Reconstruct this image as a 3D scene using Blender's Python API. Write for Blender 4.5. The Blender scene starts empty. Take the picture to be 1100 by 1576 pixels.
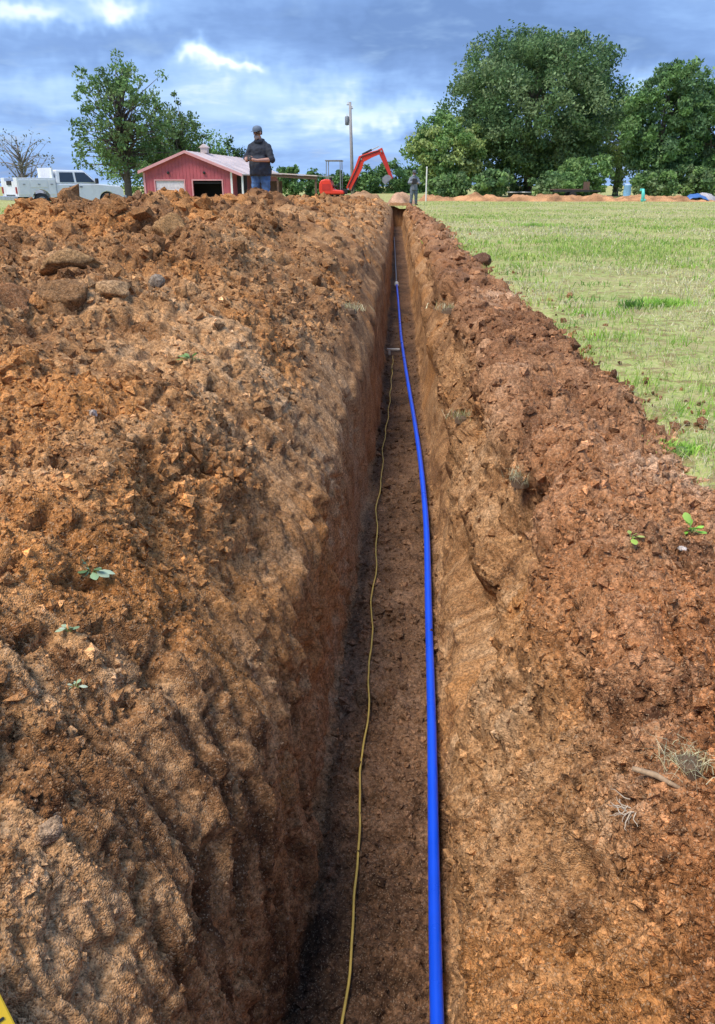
import bpy, math, random
import numpy as np
from mathutils import Vector, Matrix

random.seed(7)
rng = np.random.default_rng(11)
R = math.radians
scene = bpy.context.scene
C = scene.collection

# ---------------------------------------------------------------- camera
FPX, W0, H0 = 1190.0, 1100.0, 1576.0
PITCH, YAW, CAMZ = math.atan((788 - 285) / FPX), R(2.53), 1.05
cam = bpy.data.cameras.new('camera')
cam.sensor_fit = 'VERTICAL'; cam.sensor_height = 36.0; cam.lens = 36.0 * FPX / H0
cam.clip_start = 0.02; cam.clip_end = 3000
cam_ob = bpy.data.objects.new('camera', cam); C.objects.link(cam_ob)
cam_ob.location = (0, 0, CAMZ); cam_ob.rotation_euler = (math.pi / 2 - PITCH, 0, YAW)
scene.camera = cam_ob
CAM_M = cam_ob.rotation_euler.to_matrix()

def ray(px, py):
    return CAM_M @ Vector(((px - W0 / 2) / FPX, -(py - H0 / 2) / FPX, -1.0))

def at(px, py, Y):
    """World point on the photo's ray at distance Y along the trench."""
    d = ray(px, py); k = Y / d.y
    return Vector((d.x * k, Y, CAMZ + d.z * k))

def on_z(px, py, z):
    d = ray(px, py); k = (z - CAMZ) / d.z
    return Vector((d.x * k, d.y * k, z))

# ---------------------------------------------------------------- sun, sky, exposure
SUN_EL, SUN_DIR = R(60), Vector((-0.66, -0.64, 0)).normalized()
sun = bpy.data.lights.new('sun', 'SUN'); sun.energy = 1.5; sun.angle = R(26); sun.color = (1.0, 0.91, 0.78)
sun_ob = bpy.data.objects.new('sun', sun); C.objects.link(sun_ob)
sv = Vector((SUN_DIR.x * math.cos(SUN_EL), SUN_DIR.y * math.cos(SUN_EL), math.sin(SUN_EL)))
sun_ob.rotation_euler = sv.to_track_quat('Z', 'Y').to_euler()
scene.view_settings.view_transform = 'Standard'
scene.view_settings.look = 'None'
scene.view_settings.exposure = 1.58
scene.view_settings.gamma = 1.0
scene.view_settings.use_curve_mapping = False
try:
    scene.cycles.max_bounces = 6; scene.cycles.diffuse_bounces = 3; scene.cycles.adaptive_threshold = .02; scene.cycles.transparent_max_bounces = 4
except Exception:
    pass

class NT:
    """Small helper for building node trees."""
    def __init__(s, tree): s.t = tree; s.n = tree.nodes; s.l = tree.links
    def node(s, typ, **kw):
        n = s.n.new(typ)
        for k, v in kw.items(): setattr(n, k, v)
        return n
    def put(s, sock, v):
        if isinstance(v, bpy.types.NodeSocket): s.l.new(v, sock)
        elif v is not None:
            try: sock.default_value = v
            except Exception: sock.default_value = (v[0], v[1], v[2], 1.0)
    def math(s, op, a, b=None, c=None, clamp=False):
        n = s.node('ShaderNodeMath', operation=op, use_clamp=clamp)
        for i, v in enumerate((a, b, c)):
            if v is not None: s.put(n.inputs[i], v)
        return n.outputs[0]
    def noise(s, vec, scale, detail=4, rough=.55, dist=0.0, out=0):
        n = s.node('ShaderNodeTexNoise'); n.noise_dimensions = '3D'
        s.put(n.inputs['Vector'], vec); s.put(n.inputs['Scale'], scale); s.put(n.inputs['Detail'], detail)
        s.put(n.inputs['Roughness'], rough); s.put(n.inputs['Distortion'], dist)
        return n.outputs[out]
    def voronoi(s, vec, scale, feature='F1', out=0):
        n = s.node('ShaderNodeTexVoronoi', feature=feature)
        s.put(n.inputs['Vector'], vec); s.put(n.inputs['Scale'], scale)
        return n.outputs[out]
    def ramp(s, fac, stops, interp='LINEAR'):
        n = s.node('ShaderNodeValToRGB'); cr = n.color_ramp; cr.interpolation = interp
        while len(cr.elements) < len(stops): cr.elements.new(0.5)
        for e, (p, col) in zip(cr.elements, stops):
            e.position = p
            e.color = (col, col, col, 1) if isinstance(col, (int, float)) else (*col[:3], 1)
        s.put(n.inputs[0], fac); return n.outputs[0]
    def mix(s, fac, a, b, mode='MIX'):
        n = s.node('ShaderNodeMix', data_type='RGBA', blend_type=mode)
        s.put(n.inputs[0], fac); s.put(n.inputs[6], a); s.put(n.inputs[7], b)
        return n.outputs[2]
    def mapr(s, v, a, b, c=0.0, d=1.0, smooth=True):
        n = s.node('ShaderNodeMapRange', interpolation_type='SMOOTHSTEP' if smooth else 'LINEAR')
        for i, x in enumerate((v, a, b, c, d)): s.put(n.inputs[i], x)
        return n.outputs[0]
    def bump(s, h, strength, dist, normal=None):
        n = s.node('ShaderNodeBump'); s.put(n.inputs['Strength'], strength); s.put(n.inputs['Distance'], dist)
        s.put(n.inputs['Height'], h)
        if normal is not None: s.l.new(normal, n.inputs['Normal'])
        return n.outputs[0]

def build_world():
    w = bpy.data.worlds.new('World'); scene.world = w; w.use_nodes = True
    t = NT(w.node_tree); t.n.clear()
    out = t.node('ShaderNodeOutputWorld'); bg = t.node('ShaderNodeBackground'); bg.inputs[1].default_value = 0.1
    sky = t.node('ShaderNodeTexSky', sky_type='NISHITA'); sky.sun_disc = False
    sky.sun_elevation = SUN_EL; sky.sun_rotation = math.atan2(SUN_DIR.x, SUN_DIR.y); sky.air_density = 1.0; sky.dust_density = 1.2
    tc = t.node('ShaderNodeTexCoord'); g = tc.outputs['Generated']
    sp = t.node('ShaderNodeSeparateXYZ'); t.put(sp.inputs[0], g)
    x, y, z = sp.outputs
    # cloud deck seen in perspective: direction projected on a high plane
    den = t.math('ADD', t.math('MAXIMUM', z, 0.0), 0.16)
    cx, cy = t.math('DIVIDE', x, den), t.math('DIVIDE', y, den)
    cv = t.node('ShaderNodeCombineXYZ'); t.put(cv.inputs[0], cx); t.put(cv.inputs[1], cy); cv.inputs[2].default_value = 3.1
    n1 = t.noise(cv.outputs[0], 0.9, 5, .55, .4)
    n2 = t.noise(cv.outputs[0], 2.6, 4, .6, .2)
    n3 = t.noise(g, 9.0, 4, .6, .5)
    az = t.math('ARCTAN2', x, y); el = t.math('ARCSINE', z)
    wob = t.math('SUBTRACT', n3, 0.5)
    wob2 = t.math('SUBTRACT', t.noise(g, 22.0, 3, .6, 0), 0.5)
    def blob(px, py, spx, spy, amt):
        d = ray(px, py).normalized(); a0, e0 = math.atan2(d.x, d.y), math.asin(d.z)
        u = t.math('DIVIDE', t.math('ADD', t.math('SUBTRACT', az, a0), t.math('MULTIPLY', wob, .12)), spx / 1290)
        v = t.math('DIVIDE', t.math('ADD', t.math('SUBTRACT', el, e0), t.math('MULTIPLY', wob2, .07)), spy / 1398)
        r2 = t.math('ADD', t.math('MULTIPLY', u, u), t.math('MULTIPLY', v, v))
        return t.math('MULTIPLY', t.math('EXPONENT', t.math('MULTIPLY', r2, -1.0)), amt)
    tot = t.math('MULTIPLY', t.math('SUBTRACT', n1, 0.5), 1.0)
    tot = t.math('ADD', tot, t.math('MULTIPLY', t.math('SUBTRACT', n2, 0.5), .65))
    for b in ((308, 86, 46, 18, .75), (365, 100, 32, 9, .42), (50, 26, 80, 18, .45), (180, 14, 26, 18, .50),
              (600, 176, 120, 20, .40), (430, 150, 210, 34, .24), (300, 190, 180, 45, .12),
              (60, 140, 80, 22, .22), (985, 140, 34, 30, .40),
              (850, 90, 330, 95, -.20), (560, 50, 300, 46, -.24), (630, 212, 30, 10, -.25), (150, 66, 140, 22, -.14)):
        tot = t.math('ADD', tot, blob(*b))
    f = t.math('ADD', tot, 0.34)
    cloud = t.ramp(f, [(0.0, (.150, .265, .54)), (.20, (.205, .350, .68)), (.40, (.30, .49, .86)), (.60, (.45, .65, .96)),
                       (.84, (.80, .92, 1.0)), (1.0, (1.0, 1.0, 1.0))])
    sc = t.node('ShaderNodeVectorMath', operation='SCALE'); t.put(sc.inputs[0], cloud); sc.inputs['Scale'].default_value = 3.95
    cov = t.mapr(n2, .28, .5, .8, .97)
    col = t.mix(cov, sky.outputs[0], sc.outputs[0])
    # below the horizon: the same pale haze as at the horizon
    t.put(bg.inputs[0], col); t.l.new(bg.outputs[0], out.inputs[0])
build_world()

# ---------------------------------------------------------------- numpy noise
def _h(ix, iy, seed):
    h = (ix.astype(np.int64) * 374761393 + iy.astype(np.int64) * 668265263 + seed * 1442695041) & 0xffffffff
    h = ((h ^ (h >> 13)) * 1274126177) & 0xffffffff
    h = ((h ^ (h >> 16)) * 2246822519) & 0xffffffff
    return ((h ^ (h >> 15)) & 0xffffff).astype(np.float32) / np.float32(0xffffff)

def vnoise(x, y, seed=0):
    x = np.asarray(x, np.float32); y = np.asarray(y, np.float32)
    ix, iy = np.floor(x), np.floor(y); fx, fy = x - ix, y - iy
    ux = fx * fx * (3 - 2 * fx); uy = fy * fy * (3 - 2 * fy)
    a, b = _h(ix, iy, seed), _h(ix + 1, iy, seed); c, d = _h(ix, iy + 1, seed), _h(ix + 1, iy + 1, seed)
    return (a + (b - a) * ux) * (1 - uy) + (c + (d - c) * ux) * uy - 0.5

def fbm(x, y, seed=0, octv=4, gain=.5):
    s, a, f = 0, 1.0, 1.0
    for o in range(octv):
        s = s + a * vnoise(x * f + 17.3 * o, y * f - 9.1 * o, seed + o * 7); a *= gain; f *= 2.03
    return s

def lumps(x, y, seed=0):
    """Rounded clods: 0 in the joints, up to about 1 on the tops; each cell has its own height."""
    ix, iy = np.floor(x), np.floor(y); best = np.full(x.shape, 9.0, np.float32); hh = np.zeros(x.shape, np.float32)
    for dx in (-1, 0, 1):
        for dy in (-1, 0, 1):
            jx, jy = ix + dx, iy + dy
            px_ = jx + .15 + .7 * _h(jx, jy, seed); py_ = jy + .15 + .7 * _h(jx, jy, seed + 1)
            k = _h(jx, jy, seed + 2)
            d = ((x - px_) ** 2 + (y - py_) ** 2) / (.35 + .65 * k)
            m = d < best; best = np.where(m, d, best); hh = np.where(m, k, hh)
    return np.sqrt(np.clip(1 - best * .95, 0, 1)) * (.3 + .7 * hh), (hh * 7.31) % 1.0

def sstep(a, b, x):
    t = np.clip((x - a) / (b - a), 0, 1); return t * t * (3 - 2 * t)

# ---------------------------------------------------------------- object helpers
def tag(o, label=None, cat=None, group=None, kind=None):
    for k, v in (('label', label), ('category', cat), ('group', group), ('kind', kind)):
        if v: o[k] = v
    return o

def empty(name, loc=(0, 0, 0), rz=0.0, label=None, cat=None, group=None):
    o = bpy.data.objects.new(name, None); C.objects.link(o)
    o.location = loc; o.rotation_euler = (0, 0, rz); o.empty_display_size = .2
    return tag(o, label, cat, group)

def link(name, me, mat=None, parent=None):
    o = bpy.data.objects.new(name, me); C.objects.link(o)
    if mat: me.materials.append(mat)
    if parent: o.parent = parent
    return o

def np_mesh(name, V, F, smooth=True):
    """V (n,3); F (m,k) index array with k = 3 or 4."""
    me = bpy.data.meshes.new(name); V = np.ascontiguousarray(V, np.float32); F = np.ascontiguousarray(F, np.int32)
    m, k = F.shape
    me.vertices.add(len(V)); me.vertices.foreach_set('co', V.ravel())
    me.loops.add(m * k); me.loops.foreach_set('vertex_index', F.ravel())
    me.polygons.add(m); me.polygons.foreach_set('loop_start', np.arange(0, m * k, k, dtype=np.int32))
    try: me.polygons.foreach_set('loop_total', np.full(m, k, np.int32))
    except Exception: pass
    me.update(calc_edges=True)
    me.polygons.foreach_set('use_smooth', np.full(m, smooth, bool))
    return me

def set_color(me, cols):
    a = me.color_attributes.new('tint', 'FLOAT_COLOR', 'POINT')
    c = np.ones((len(me.vertices), 4), np.float32); c[:, :3] = cols
    a.data.foreach_set('color', c.ravel())

class MB:
    """Collects boxes, prisms, tubes and lathes, then builds ONE mesh."""
    def __init__(s): s.v = []; s.f = []
    def add(s, vs, fs):
        o = len(s.v); s.v += [Vector(p) for p in vs]; s.f += [tuple(i + o for i in f) for f in fs]; return s
    def box(s, c, d, rot=None):
        c = Vector(c); hx, hy, hz = d[0] / 2, d[1] / 2, d[2] / 2
        vs = [Vector((sx * hx, sy * hy, sz * hz)) for sz in (-1, 1) for sy in (-1, 1) for sx in (-1, 1)]
        if rot is not None: vs = [rot @ q for q in vs]
        return s.add([q + c for q in vs], [(0, 2, 3, 1), (4, 5, 7, 6), (0, 1, 5, 4), (2, 6, 7, 3), (0, 4, 6, 2), (1, 3, 7, 5)])
    def prism(s, poly, y0, y1, axis='Y'):
        """poly in (x,z) extruded along y; axis 'X': poly in (y,z) along x; 'Z': poly in (x,y) along z."""
        n = len(poly)
        mk = {'Y': lambda a, b, t: (a, t, b), 'X': lambda a, b, t: (t, a, b), 'Z': lambda a, b, t: (a, b, t)}[axis]
        vs = [mk(a, b, y0) for a, b in poly] + [mk(a, b, y1) for a, b in poly]
        fs = [tuple(range(n))[::-1], tuple(range(n, 2 * n))] + [(i, (i + 1) % n, n + (i + 1) % n, n + i) for i in range(n)]
        return s.add(vs, fs)
    def tube(s, pts, rad, n=8, cap=True):
        pts = [Vector(p) for p in pts]; vs, fs = [], []
        if not hasattr(rad, '__len__'): rad = [rad] * len(pts)
        up = None
        for i, p in enumerate(pts):
            d = (pts[min(i + 1, len(pts) - 1)] - pts[max(i - 1, 0)]).normalized()
            if up is None: up = d.orthogonal().normalized()
            up = (up - d * up.dot(d)).normalized(); b = d.cross(up)
            for k in range(n):
                a = 2 * math.pi * k / n; vs.append(p + (up * math.cos(a) + b * math.sin(a)) * rad[i])
        for i in range(len(pts) - 1):
            for k in range(n):
                fs.append((i * n + k, i * n + (k + 1) % n, (i + 1) * n + (k + 1) % n, (i + 1) * n + k))
        if cap:
            fs.append(tuple(range(n))[::-1]); fs.append(tuple(range((len(pts) - 1) * n, len(pts) * n)))
        return s.add(vs, fs)
    def lathe(s, prof, c=(0, 0, 0), n=16, axis='Z'):
        c = Vector(c); vs, fs = [], []
        for r, h in prof:
            for k in range(n):
                a = 2 * math.pi * k / n; p, q = r * math.cos(a), r * math.sin(a)
                vs.append(c + Vector((p, q, h) if axis == 'Z' else ((p, h, q) if axis == 'Y' else (h, p, q))))
        for i in range(len(prof) - 1):
            for k in range(n):
                fs.append((i * n + k, i * n + (k + 1) % n, (i + 1) * n + (k + 1) % n, (i + 1) * n + k))
        fs.append(tuple(range(n))[::-1]); fs.append(tuple(range((len(prof) - 1) * n, len(prof) * n)))
        return s.add(vs, fs)
    def build(s, name, mat, parent=None, bevel=0.0, smooth=False, sub=0):
        me = bpy.data.meshes.new(name); me.from_pydata([tuple(p) for p in s.v], [], s.f)
        import bmesh
        bm = bmesh.new(); bm.from_mesh(me); bmesh.ops.recalc_face_normals(bm, faces=bm.faces)
        bm.to_mesh(me); bm.free()
        if smooth: me.polygons.foreach_set('use_smooth', np.ones(len(me.polygons), bool))
        o = link(name, me, mat, parent)
        if bevel:
            m = o.modifiers.new('bevel', 'BEVEL'); m.width = bevel; m.segments = 2; m.limit_method = 'ANGLE'
        if sub:
            m = o.modifiers.new('sub', 'SUBSURF'); m.levels = m.render_levels = sub
        return o

# ---------------------------------------------------------------- materials
def new_mat(name):
    m = bpy.data.materials.new(name); m.use_nodes = True
    t = NT(m.node_tree); b = t.n['Principled BSDF']
    return m, t, b

def plain(name, col, rough=.6, metal=0.0, var=.12, scale=6.0, dirt=None, bumpy=0.0):
    m, t, b = new_mat(name)
    tc = t.node('ShaderNodeTexCoord').outputs['Object']
    n = t.noise(tc, scale, 5, .6)
    c = t.mix(t.mapr(n, .3, .7), [x * (1 - var) for x in col], [min(1, x * (1 + var)) for x in col])
    if dirt:
        c = t.mix(t.mapr(t.noise(tc, scale * .4, 6, .7), .52, .75, 0, .65), c, dirt)
    t.put(b.inputs['Base Color'], c)
    t.put(b.inputs['Roughness'], t.mapr(n, .2, .8, max(0, rough - .1), min(1, rough + .1)))
    b.inputs['Metallic'].default_value = metal
    if bumpy: t.put(b.inputs['Normal'], t.bump(t.noise(tc, scale * 8, 4), bumpy, .02))
    return m

def soil_mat(name, grit=(.50, .35, .22), dark=(.06, .03, .018)):
    """Soil: tone of each clod comes from the mesh, grain and grit from nodes."""
    m, t, b = new_mat(name)
    tc = t.node('ShaderNodeTexCoord').outputs['Object']
    a = t.node('ShaderNodeAttribute', attribute_name='tint')
    fine = t.noise(tc, 75, 3, .7)
    c = t.mix(1.0, a.outputs['Color'], t.ramp(fine, [(.32, .38), (.5, .95), (.66, 1.55)]), 'MULTIPLY')
    vn = t.node('ShaderNodeTexVoronoi', feature='F1'); t.put(vn.inputs['Vector'], tc); vn.inputs['Scale'].default_value = 300
    sep = t.node('ShaderNodeSeparateColor'); t.put(sep.inputs[0], vn.outputs[1])
    c = t.mix(t.mapr(sep.outputs[0], .84, .97, 0, .5), c, grit)
    c = t.mix(t.mapr(sep.outputs[1], .76, .96, 0, .6), c, dark)
    t.put(b.inputs['Base Color'], c); b.inputs['Roughness'].default_value = .93
    b.inputs['Specular IOR Level'].default_value = .15
    h = t.math('ADD', t.math('MULTIPLY', vn.outputs[0], -1.1), t.math('MULTIPLY', fine, .6))
    t.put(b.inputs['Normal'], t.bump(h, .6, .005))
    return m

SOIL_L = np.array(((.100, .045, .018), (.275, .138, .052), (.46, .260, .108), (.48, .212, .056), (.62, .43, .235)))
SOIL_R = np.array(((.085, .040, .021), (.225, .107, .049), (.37, .195, .095), (.39, .155, .050), (.54, .38, .24)))
SOIL_W = np.array(((.110, .055, .021), (.28, .150, .058), (.44, .258, .106), (.45, .222, .064), (.54, .37, .19)))
SOIL_F = np.array(((.040, .024, .015), (.098, .058, .032), (.175, .105, .058), (.18, .095, .042), (.32, .22, .14)))  # trench floor palette, darker than the other soil palettes
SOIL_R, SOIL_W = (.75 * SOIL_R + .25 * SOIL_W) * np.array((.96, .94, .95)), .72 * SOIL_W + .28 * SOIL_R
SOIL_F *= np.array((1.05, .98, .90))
for pal_ in (SOIL_L, SOIL_R, SOIL_W, SOIL_F): pal_ *= np.array((1.02, .96, 1.0))
M = {}
M['soil'] = soil_mat('soil')
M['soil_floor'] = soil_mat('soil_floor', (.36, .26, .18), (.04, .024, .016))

def tint_mat(name, rough=.7, trans=.0, spec=.2):
    m, t, b = new_mat(name)
    a = t.node('ShaderNodeAttribute', attribute_name='tint')
    t.put(b.inputs['Base Color'], a.outputs['Color']); b.inputs['Roughness'].default_value = rough
    b.inputs['Specular IOR Level'].default_value = spec
    if trans:
        out = t.n['Material Output']; tr = t.node('ShaderNodeBsdfTranslucent'); t.put(tr.inputs[0], a.outputs['Color'])
        mx = t.node('ShaderNodeMixShader'); mx.inputs[0].default_value = trans
        t.l.new(b.outputs[0], mx.inputs[1]); t.l.new(tr.outputs[0], mx.inputs[2]); t.l.new(mx.outputs[0], out.inputs[0])
    return m
M['leaf'] = tint_mat('leaf', .6, .3)
M['grass'] = tint_mat('grass', .65, .3)
M['clod'] = tint_mat('clod', .95, 0, .1)

def field_mat():
    m, t, b = new_mat('field_turf')
    tc = t.node('ShaderNodeTexCoord').outputs['Object']
    a = t.noise(tc, .35, 5, .6, .4); f = t.noise(tc, 3.0, 6, .7, .4); g = t.noise(tc, 32, 4, .75)
    k = t.math('ADD', t.math('MULTIPLY', a, .32), t.math('ADD', t.math('MULTIPLY', f, .34), t.math('MULTIPLY', g, .34)))
    c = t.ramp(k, [(.36, (.14, .20, .04)), (.44, (.27, .36, .09)), (.52, (.43, .46, .16)), (.62, (.54, .49, .25))])
    c = t.mix(t.mapr(t.noise(tc, 42, 3, .7), .48, .62, 0, .75), c, (.52, .45, .24))
    c = t.mix(t.mapr(t.noise(tc, 7, 5, .78), .47, .60, 0, .8), c, (.25, .17, .085))
    c = t.mix(t.mapr(t.noise(tc, 1.3, 4, .7), .52, .66, 0, .7), c, (.42, .35, .18))
    t.put(b.inputs['Base Color'], c); b.inputs['Roughness'].default_value = .95
    b.inputs['Specular IOR Level'].default_value = .1
    t.put(b.inputs['Normal'], t.bump(t.noise(tc, 14, 5, .7), .8, .05))
    return m
M['field'] = field_mat()

# ---------------------------------------------------------------- trench, heap and bank: one cross-section swept along the trench
Y_END = 46.0
Ynear = np.linspace(-1.4, .38, 40)
Yr = np.concatenate([Ynear[:-1], np.exp(np.linspace(math.log(.38), math.log(Y_END), 870))]).astype(np.float32)
# centre line of the trench (read off the photo's floor edges)
def centre(Y):
    return np.interp(Y, [-2, 1.4, 2.7, 6.2, 12.8, 24.6, 46], [-.12, -.056, -.015, .085, .137, .17, .19])
def toe_x(Y):
    return 1.20 + .20 * fbm(Y * .7, Y * 0 + 2.2, 51, 4, .6) - .12 * sstep(20, 44, Y)
def crest_h(Y):
    return np.interp(Y, [-2, .6, 2.2, 3.6, 4.6, 5.6, 7, 9, 11.5, 14, 18, 24, 34, 46],
                     [.40, .46, .54, .64, .77, .83, .80, .79, .73, .75, .66, .54, .42, .32])

KS = ['far', 'toe', 'back', 'crest', 'shoulder', 'slope', 'lip', 'walltop', 'wallbase', 'floorbase', 'rwalltop', 'rlip', 'bank', 'rtoe', 'edge']
def controls(Y):
    c = centre(Y); h = crest_h(Y); o = np.ones_like(Y); n = lambda s, f=.5, a=1.0: a * fbm(Y * f, o * 3.7, s, 4, .55)
    wl = n(21, .9, .10); wr = n(22, .8, .08)
    slab = sstep(2.22, 2.10, Y); slab2 = sstep(1.72, 1.60, Y)        # the bank sticks out into the trench at the near end
    sl = sstep(1.45, 1.2, Y)                                           # slab low on the left wall near the camera
    pts = [(-5.9 * o, -.06 * o), (-4.3 * o + n(1, .4, .5), .02 * o), (-3.0 * o + n(2, .5, .4), h * .78),
           (-2.15 * o + n(3, .6, .35), h), (-1.35 * o + n(4, .7, .22), h * .73 + n(5, .8, .10)),
           (-.80 * o + n(6, .8, .12), .30 * o + h * .06 + n(7, .8, .05)), (c - .42 + wl, -.02 + n(8, .8, .06)),
           (c - .285 + wl * .6, -.22 + n(9, 1.0, .10)), (c - .215 + n(10, 1.1, .045) + .02 * sl, -1.05 + n(11, .6, .05)),
           (c + .235 + .035 * sstep(1.2, 1.7, Y) * sstep(7, 4.5, Y) + n(12, 1.1, .03), -1.05 + n(13, .6, .05)), (c + .285 + .05 * (1 - slab) + wr * .4, -.52 - .14 * slab + n(14, .9, .16)),
           (c + .60 + .05 * slab + wr * 1.3, -.05 + n(15, .9, .07)), (.42 * (c + .6) + .58 * toe_x(Y) + n(16, .9, .10), .02 + n(17, .9, .12)),
           (toe_x(Y), -.035 * o), (toe_x(Y) + .35, -.14 * o)]
    return np.array([p[0] for p in pts]).T, np.array([p[1] for p in pts]).T   # (rows, K)
Xk, Zk = controls(Yr.astype(np.float64))
Xm, Zm = Xk.mean(0), Zk.mean(0)
Sk = np.concatenate([[0], np.cumsum(np.hypot(np.diff(Xm), np.diff(Zm)))])
def seg(i, n): return np.linspace(Sk[i], Sk[i + 1], n, endpoint=False)
cols = [seg(0, 4), seg(1, 12), seg(2, 20), seg(3, 80), seg(4, 96), seg(5, 100), seg(6, 38), seg(7, 84), seg(8, 62), seg(9, 72), seg(10, 76), seg(11, 70), seg(12, 60), seg(13, 22), [Sk[-1]]]
starts = np.cumsum([0] + [len(c) for c in cols])
S = np.concatenate(cols)
def prof(K, s):
    i = np.clip(np.searchsorted(Sk, s, side='right') - 1, 0, len(Sk) - 2)
    w = (s - Sk[i]) / (Sk[i + 1] - Sk[i]); return K[:, i] * (1 - w) + K[:, i + 1] * w
taps = [(-.07, .1), (-.045, .2), (0, .4), (.045, .2), (.07, .1)]
GX = sum(w * prof(Xk, np.clip(S + d, 0, Sk[-1])) for d, w in taps)
GZ = sum(w * prof(Zk, np.clip(S + d, 0, Sk[-1])) for d, w in taps)
GY = np.repeat(Yr[:, None].astype(np.float64), len(S), 1)
def grid_normals(X, Y, Z):
    P = np.stack([X, Y, Z], -1); du = np.gradient(P, axis=1); dv = np.gradient(P, axis=0)
    n = np.cross(du, dv); n /= np.linalg.norm(n, axis=-1, keepdims=True) + 1e-9
    return n
NRM = grid_normals(GX, GY, GZ)          # points up / into the open
SS = np.repeat(S[None, :], len(Yr), 0).astype(np.float32); YY = GY.astype(np.float32)
# zone weights along the profile
sk = dict(zip(KS, Sk))
heap = sstep(sk['lip'] + .05, sk['lip'] - .25, SS); bank = sstep(sk['rlip'] - .25, sk['rlip'] + .05, SS)
edge_fade = sstep(sk['edge'], sk['rtoe'] - .02, SS)
wallw = (1 - heap) * (1 - bank)
floorw = sstep(sk['wallbase'] - .05, sk['wallbase'] + .04, SS) * sstep(sk['floorbase'] + .05, sk['floorbase'] - .04, SS)
wallw = wallw * (1 - floorw)
crestw = sstep(sk['slope'] - .1, sk['shoulder'] - .2, SS)           # coarse clods sit high on the heap
upper = heap * crestw + bank * .85
dYr = np.gradient(Yr.astype(np.float64))[:, None].astype(np.float32)
def lod(lam): return sstep(lam * .55, lam * .22, dYr)
ridge = lambda x, y, s: 1 - 2 * np.abs(fbm(x, y, s, 3))
wx, wy = .12 * fbm(SS * 4, YY * 4, 61, 3), .12 * fbm(SS * 4, YY * 4, 62, 3)
D = np.zeros_like(SS)
L1, c1 = lumps((SS + wx * 1.5) * 2.6, (YY + wy * 1.5) * 2.3, 81); L2, c2 = lumps((SS + wx) * 6.5, (YY + wy) * 6, 82)
L3, c3 = lumps((SS + wx * .6) * 15, (YY + wy * .6) * 14, 83); L4, c4 = lumps(SS * 38 + wx * 14, YY * 36 + wy * 14, 84)
billow = lambda x, y, sd, o=3: np.abs(fbm(x, y, sd, o)) * 2 - .35
patch = sstep(-.20, .20, fbm(SS * 1.1, YY * .9, 72, 3))             # loose, lumpy patches between smoother ones
face = sstep(sk['rwalltop'] - .15, sk['rwalltop'] + .10, SS) * sstep(sk['rlip'] + .25, sk['rlip'], SS)   # broken upper face of the right side
D += (heap + bank) * fbm(SS * 1.5, YY * 1.3, 71, 5) * (.07 + .17 * crestw) * edge_fade
D += (upper + heap * .25 * patch + face * 1.5) * (L1 - .30) * .11
D += (upper * .8 + heap * .5 * patch + bank * .6 + face * .6) * (L2 - .2) * .065 * lod(.16)
nearw = .30 + .70 * sstep(1.2, 2.8, YY)
low = heap * (1 - crestw)
D += (heap * (.4 + .6 * patch) * nearw * (1 - .45 * low) + bank * 1.1 + floorw * .55 + wallw * .10 + upper * .4) * L3 * .032 * lod(.09)
D += (heap * .9 * nearw + bank + floorw * .8 + wallw * .16) * billow(SS * 9 + wx * 5, YY * 9 + wy * 5, 86, 4) * .034 * lod(.10)
D += (heap * nearw + bank + floorw + wallw * .35) * L4 * .016 * lod(.038)
D += (heap * nearw + bank + floorw + wallw * .6) * billow(SS * 30, YY * 30, 85, 2) * .015 * lod(.03)
D += (heap + bank + floorw * .8 + wallw * .8) * fbm(SS * 95, YY * 95, 87, 2) * .010 * lod(.016)
# rills and rolling tracks running down the slope, bucket-tooth grooves down the walls
rill = fbm(SS * 2.2 + wx * 6, YY * 17 + SS * 2.5 + wy * 10, 91, 4, .6)
D += (heap * (1 - crestw) * .9 + wallw * 1.0 + bank * .2) * rill * .052 * lod(.06)
D += (heap * (1 - crestw) + wallw * .6) * fbm(SS * 5 + wx * 10, YY * 42 + SS * 6 + wy * 14, 92, 2) * .018 * lod(.035)
LF, cF = lumps((SS + wx) * 3.4 + 40, (YY + wy) * 1.5, 97)
D += (heap + bank * .6) * sstep(3.5, 8, YY) * (billow(SS * 3.2, YY * 2.2, 96, 4) * .05 + (LF - .2) * .075)
D += wallw * fbm(SS * 3, YY * 2.4, 93, 4) * .040
hol = fbm(SS * 3.1 + 5, YY * 3.3, 94, 3)
D -= (wallw * .4 + .6 * bank + .6 * heap) * sstep(.14, .30, hol) * .05
pit = fbm(SS * 11, YY * 10, 95, 3)
D -= (heap + bank + wallw * .5 + floorw * .6) * sstep(.16, .34, pit) * .038 * lod(.08)         # little cave-ins
ye = 2.20 - (SS - sk['rwalltop']) * .25 + .10 * fbm(SS * 6, YY * 0 + 3, 98, 3)
face2 = sstep(sk['rwalltop'] - .30, sk['rwalltop'] - .12, SS) * sstep(sk['rlip'] + .14, sk['rlip'] - .06, SS)
D -= .17 * face2 * sstep(0, .04, YY - ye) * sstep(4.0, 3.0, YY)
ye2 = 1.70 - (SS - sk['rwalltop']) * .35 + .12 * fbm(SS * 5, YY * 0 + 8, 99, 3)
D -= .055 * sstep(sk['rwalltop'] - .20, sk['rwalltop'] - .05, SS) * sstep(sk['rwalltop'] + .42, sk['rwalltop'] + .25, SS) * sstep(0, .03, YY - ye2) * sstep(.45, .25, YY - ye2)
ye3 = 4.3 + .3 * fbm(SS * 4, YY * 0 + 2, 100, 3)
D -= .09 * face2 * sstep(0, .06, YY - ye3) * sstep(6.4, 5.2, YY)
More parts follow.
